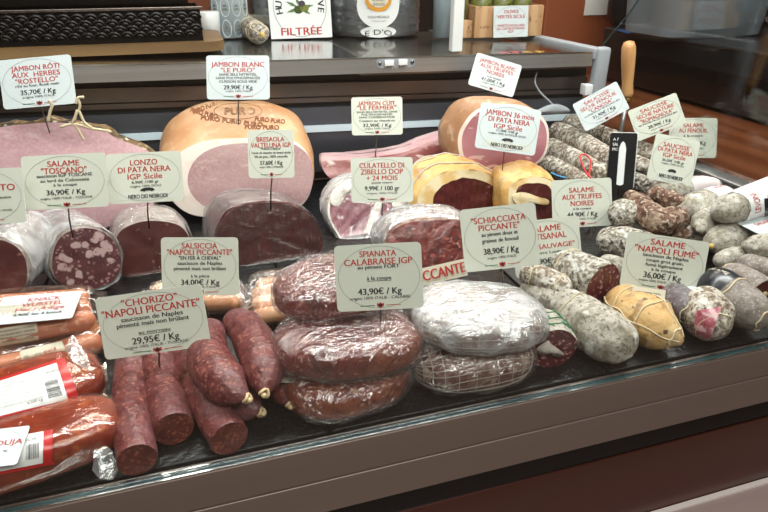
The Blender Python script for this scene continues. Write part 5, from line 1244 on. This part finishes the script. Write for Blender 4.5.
# labels on drum 2
def cyl_patch(root, c, r, a0, zc, wa, hz, m, name, off=.0008, seg=28, ell=True):
    g = Geo(); vs = [c+V(((r+off)*math.cos(a0), (r+off)*math.sin(a0), zc))]
    for i in range(seg):
        t = 2*PI*i/seg; a = a0+wa*math.cos(t); vs.append(c+V(((r+off)*math.cos(a), (r+off)*math.sin(a), zc+hz*math.sin(t))))
    g.add(vs, [(0, 1+i, 1+(i+1) % seg) for i in range(seg)]); return obj(name, g, m, root)
def cyl_text(root, c, r, a0, zc, s, w, h, m, off=.0016, name='lettering', wav=0):
    vs, fs = text_raw(s, .03); x0 = min(v.x for v in vs); x1 = max(v.x for v in vs); g = Geo(); o = []
    for v in vs:
        u = (v.x-x0)/(x1-x0)-.5; a = a0+u*w/r; o.append(c+V(((r+off)*math.cos(a), (r+off)*math.sin(a), zc+(v.y-.36)/.73*h-wav*u*u)))
    g.add(o, fs); return obj(name, g, m, root, smooth=False)
aL = math.atan2(-c2_.y, -c2_.x)+.10
cyl_patch(t2, c2_, r2_*1.035, aL, .075, .43, .052, 'label_white', 'round_label')
cyl_patch(t2, c2_, r2_*1.035, aL, .092, .26, .030, 'ink_orange', 'gold_medal', .0014)
cyl_patch(t2, c2_, r2_*1.035, aL, .094, .20, .022, 'label_cream', 'medal_centre', .0018)
cyl_text(t2, c2_, r2_*1.035, aL, .050, 'GOLD MEDAILLE', .055, .006, 'ink_black'); cyl_text(t2, c2_, r2_*1.035, aL, .040, 'CONCOURS', .035, .004, 'ink_grey')
for k_, (s_, z_) in enumerate((('OLIVE', .100), ('OIL', .090), ('2020', .080))): cyl_text(t2, c2_, r2_*1.035, aL, z_, s_, .03, .006, 'ink_black', .0024)
cyl_patch(t2, c2_, r2_*1.035, aL, .014, .36, .014, 'label_white', 'oval_label', .0016)
cyl_text(t2, c2_, r2_*1.035, aL, .014, "E D'O", .070, .013, 'ink_black', .0026, wav=.02)
# clear container and white post
q = PS(446, 38)+V((0, .03, 0)); tag(obj('plastic_canister', lathe_geo(q, [(.0001, 0), (.024, 0), (.025, .20), (.0001, .20)], 32), 'tub_translucent'), 'narrow translucent canister between the steel drum and the white post', 'canister')
a = PS(452, 52); b = PS(463, 52); tag(obj('white_post', box_geo((a.x, a.y, ZS(a.x)), (b.x, a.y+.02, .60), bev=.002), 'white_plastic'), 'tall narrow white post standing on the shelf beside the olive crate', 'post')
# olive crate
ya = PS(505, 38).y
def XY(x, y): return PY(x, y, ya)
cl, cr__ = XY(474, 38).x, XY(541, 37).x; zc0 = ZS(cl)+.001; zc1 = XY(500, 6).z
ck = thing('olive_crate', 'pale wooden crate of olive jars with a card OLIVES VERTES SICILE', 'crate', V(((cl+cr__)/2, ya+.05, zc0)))
obj('crate_front', box_geo((cl, ya, zc0), (cr__, ya+.008, zc1), bev=.001), 'wood_pale', ck)
obj('crate_side', box_geo((cl, ya+.008, zc0), (cl+.008, ya+.10, zc1)), 'wood_pale', ck, smooth=False); obj('crate_side', box_geo((cr__-.008, ya+.008, zc0), (cr__, ya+.10, zc1)), 'wood_pale', ck, smooth=False)
obj('crate_back', box_geo((cl+.008, ya+.092, zc0), (cr__-.008, ya+.10, zc1)), 'wood_pale', ck, smooth=False)
obj('crate_bottom', box_geo((cl+.008, ya+.008, zc0), (cr__-.008, ya+.092, zc0+.006)), 'wood_pale', ck, smooth=False)
st_ = XY(462, 38).x; tag(obj('small_crate', box_geo((st_-.0, ya+.01, zc0), (cl-.002, ya+.09, XY(462, 21).z), bev=.001), 'wood_pale'), 'low small wooden box left of the olive crate', 'box')
film('jar_glass', fac=.10, rough=.03, scale=5, bump=.05, milk_glare=0)
def jar(label, x, y, z0, r, h, group='glass jars of green olives'):
    root = thing('olive_jar', label, 'jar', V((x, y, z0)), group)
    obj('olives', lathe_geo((x, y, z0+.001), [(.0001, 0), (r*.92, 0), (r*.93, h*.9), (.0001, h*.9)], 24), 'jar_content', root)
    obj('glass', lathe_geo((x, y, z0), [(.0001, 0), (r, 0), (r, h*.92), (r*.8, h), (.0001, h)], 24), 'jar_glass', root)
for k in range(3): jar(('left', 'middle', 'right')[k]+' jar of green olives standing in the pale wooden crate', cl+.038+.060*k, ya+.05, zc0+.007, .029, .13)
jar('jar of green olives standing on the low wooden box', (st_+cl)/2-.0, ya+.05, XY(462, 21).z+.001, .019, .10)
oc1 = XY(524.5, 21); nk = V((0, -1, .15)).normalized(); Xk = V((1, 0, 0)); Yk = nk.cross(Xk); oc1.y -= .004
pk = PY(513.5, 21, ya-.006); wk = (PY(529, 21, ya-.006)-PY(494, 21, ya-.006)).length*.98; hk = (PY(511, 6, ya-.006)-PY(511, 37, ya-.006)).length
pk = PY(511, 21.5, ya-.012)
rk = thing('price_card', 'white price card OLIVES VERTES SICILE hung on the pale wooden crate', 'price card', pk-V((0, 0, hk/2)))
obj('card_plate', slab(pk, Xk, Yk, wk, hk, .001, .002), 'card_white_lit', rk, smooth=False)
face_parts(rk, pk, Xk, Yk, wk, hk, nk, [('OLIVES', .18, .11, .42, 'r'), ('VERTES SICILE', .34, .11, .80, 'r'), ('VARIÉTÉ NOCELLARA', .62, .08, .80, 'r'), ('DU CASTELVETRANO', .72, .08, .80, 'r'), ('IGP', .82, .08, .16, 'r')], crest=None)
# little packs under the glass part of the shelf
zw = .2405-.018*(.6-.1)
def yy_(x): return PS(x, 46)
def under(name, label, cat, xl, xr, m, lidm=None, grp=None):
    a, b = PS(xl, 52), PS(xr, 52); y0 = 1.30; xx = (PY(xl, 46, y0+.03).x+PY(xr, 46, y0+.03).x)/2; r = (PY(xr, 46, y0+.03).x-PY(xl, 46, y0+.03).x)/2*.94
    zz = .2402-.018*(xx-.1)
    if lidm:
        root = thing(name, label, cat, V((xx, y0+.05, zz)), grp)
        for k in range(1): obj('jar_body', lathe_geo((xx, y0+.04, zz), [(.0001, 0), (r, 0), (r, .017), (.0001, .017)], 24), m, root)
        obj('lid', lathe_geo((xx, y0+.04, zz+.017), [(.0001, 0), (r, 0), (r, .006), (r*.9, .0075), (.0001, .0075)], 24), lidm, root)
    else: tag(obj(name, box_geo((xx-r, y0+.01, zz), (xx+r, y0+.16, zz+.024), bev=.002), m), label, cat, grp)
mat('yellow_green', (176, 180, 70), rough=.4); mat('rust_red', (160, 80, 60), rough=.4)
under('small_box', 'yellow-green packet under the glass shelf top, next to the white post', 'packet', 464, 473, 'yellow_green')
under('small_box', 'rust-red packet under the glass shelf top, right of the yellow-green one', 'packet', 474, 486, 'rust_red')
under('small_jar', 'dark-capped small jar under the glass shelf top', 'jar', 488, 498, 'black_plastic', 'dark_paper')
under('small_jar', 'red-lidded small jar under the glass shelf top, first of the lidded row', 'jar', 500, 511, 'gold_lid', 'red_lid')
under('small_jar', 'second red-lidded jar under the glass shelf top', 'jar', 513, 523, 'gold_lid', 'red_lid')
under('small_jar', 'gold-lidded small jar under the glass shelf top, third of the row', 'jar', 525, 535, 'black_plastic', 'gold_lid')
under('small_jar', 'rightmost gold-lidded jar under the glass shelf top', 'jar', 537, 548, 'black_plastic', 'gold_lid')
# ------------------------------------------------------------------ behind and right of the counter
tag(obj('orange_cabinet', box_geo((PY(180, 5, 1.95).x, 1.95, -1.0), (PY(224, 5, 1.95).x, 2.1, 1.4), bev=.004), 'wall_orange'), 'orange-brown wooden cabinet edge behind the black trays', 'cabinet')
cb_ = tag(obj('brown_cabinet', box_geo((PY(545, 20, 2.4).x, 2.4, -1.0), (PY(680, 20, 2.4).x, 2.8, 1.4), bev=.006), 'wall_orange'), 'orange-brown wooden cabinet behind the right end of the counter', 'cabinet')
nt_ = PY(599, 0, 2.395); tag(obj('wall_notice', slab(nt_, V((1, 0, 0)), V((0, 0, 1)), .13, .12, .002), 'paper', smooth=False), 'white notice pinned on the orange-brown cabinet, top of the photo', 'notice')
# wooden side counter
tag(obj('side_counter', box_geo((1.19, .2, -1.0), (3.2, 2.3, -.002), bev=.004), 'wood_orange'), 'orange-brown wooden side counter beyond the counter end', 'side counter')
xa = 1.62; ap = thing('black_appliance', 'long black appliance standing on the orange-brown side counter', 'appliance', V((xa+.4, 1.3, 0)))
topz = PX(605, 27, xa); yr = PX(604, 27, xa).y
zt_ = topz.z
obj('appliance_body', box_geo((xa, .35, .012), (xa+.9, min(yr, 2.25), zt_), bev=.008), 'black_plastic', ap)
obj('top_trim', box_geo((xa-.002, .36, zt_-.010), (xa+.004, min(yr, 2.25)-.01, zt_-.006)), 'steel_brown', ap, smooth=False)
obj('front_panel', box_geo((xa-.004, .5, .03), (xa, min(yr, 2.2)-.08, zt_*.62), bev=.001), 'black_gloss', ap)
def on_top(x, y): return P(x, y, zt_+.001)
q = on_top(648, 32); tag(obj('blue_folder', slab(q+V((0, 0, .004)), V((.95, -.3, 0)), V((.3, .95, 0)), .20, .10, .004), 'blue_plastic', smooth=False), 'flat blue folder on top of the black appliance', 'folder')
q = on_top(662, 27); tag(obj('notepad', slab(q+V((0, 0, .014)), V((.9, -.4, 0)), V((.4, .9, 0)), .12, .08, .008), 'paper', smooth=False), 'small cream notepad on the black appliance beside the folder', 'notepad')
q = on_top(652, 20)+V((0, .15, 0)); tag(obj('red_cloth', grid_geo([[p for p in r] for r in super_(q+V((0, 0, .055)), .16, .10, .055, -.2, .7, .9, 60, 30, .012, 3, 4)]), 'dark_red_cloth'), 'dark red folded cloth heap behind the blue folder', 'cloth')
q = PY(626, 8, 2.25); tag(obj('black_bag', grid_geo([[p for p in r] for r in super_(V((q.x, 2.22, q.z+.05)), .10, .07, .13, 0, .6, .8, 50, 30, .01, 3, 8)]), 'black_plastic'), 'black bag hanging before the orange-brown cabinet', 'bag')
ta, tb_ = on_top(664, 34), on_top(742, 46)
tb = thing('grey_tub', 'large pale grey plastic tub on the black appliance, cut by the photo top', 'plastic tub', V(((ta.x+tb_.x)/2, ta.y+.0, zt_+.001)))
cx_, cy_ = (ta.x+tb_.x)/2+.10, ta.y-.02; rgs = []
for z, s in ((0, .90), (.006, .94), (.16, 1.0), (.22, 1.03)):
    rgs.append([V((cx_+(p.x)*s, cy_+(p.y)*s, zt_+.001+z)) for p in crc([V((-.20, -.13, 0)), V((0, -.14, 0)), V((.20, -.13, 0)), V((.215, 0, 0)), V((.20, .13, 0)), V((0, .14, 0)), V((-.20, .13, 0)), V((-.215, 0, 0))], 48)])
obj('tub_body', grid_geo(rgs, True, True), 'tub_grey', tb, auto=40)
obj('tub_rib', tube_geo([p+(p-V((cx_, cy_, p.z))).normalized()*.001 for p in rgs[2]], .004, 6, True), 'tub_grey', tb)
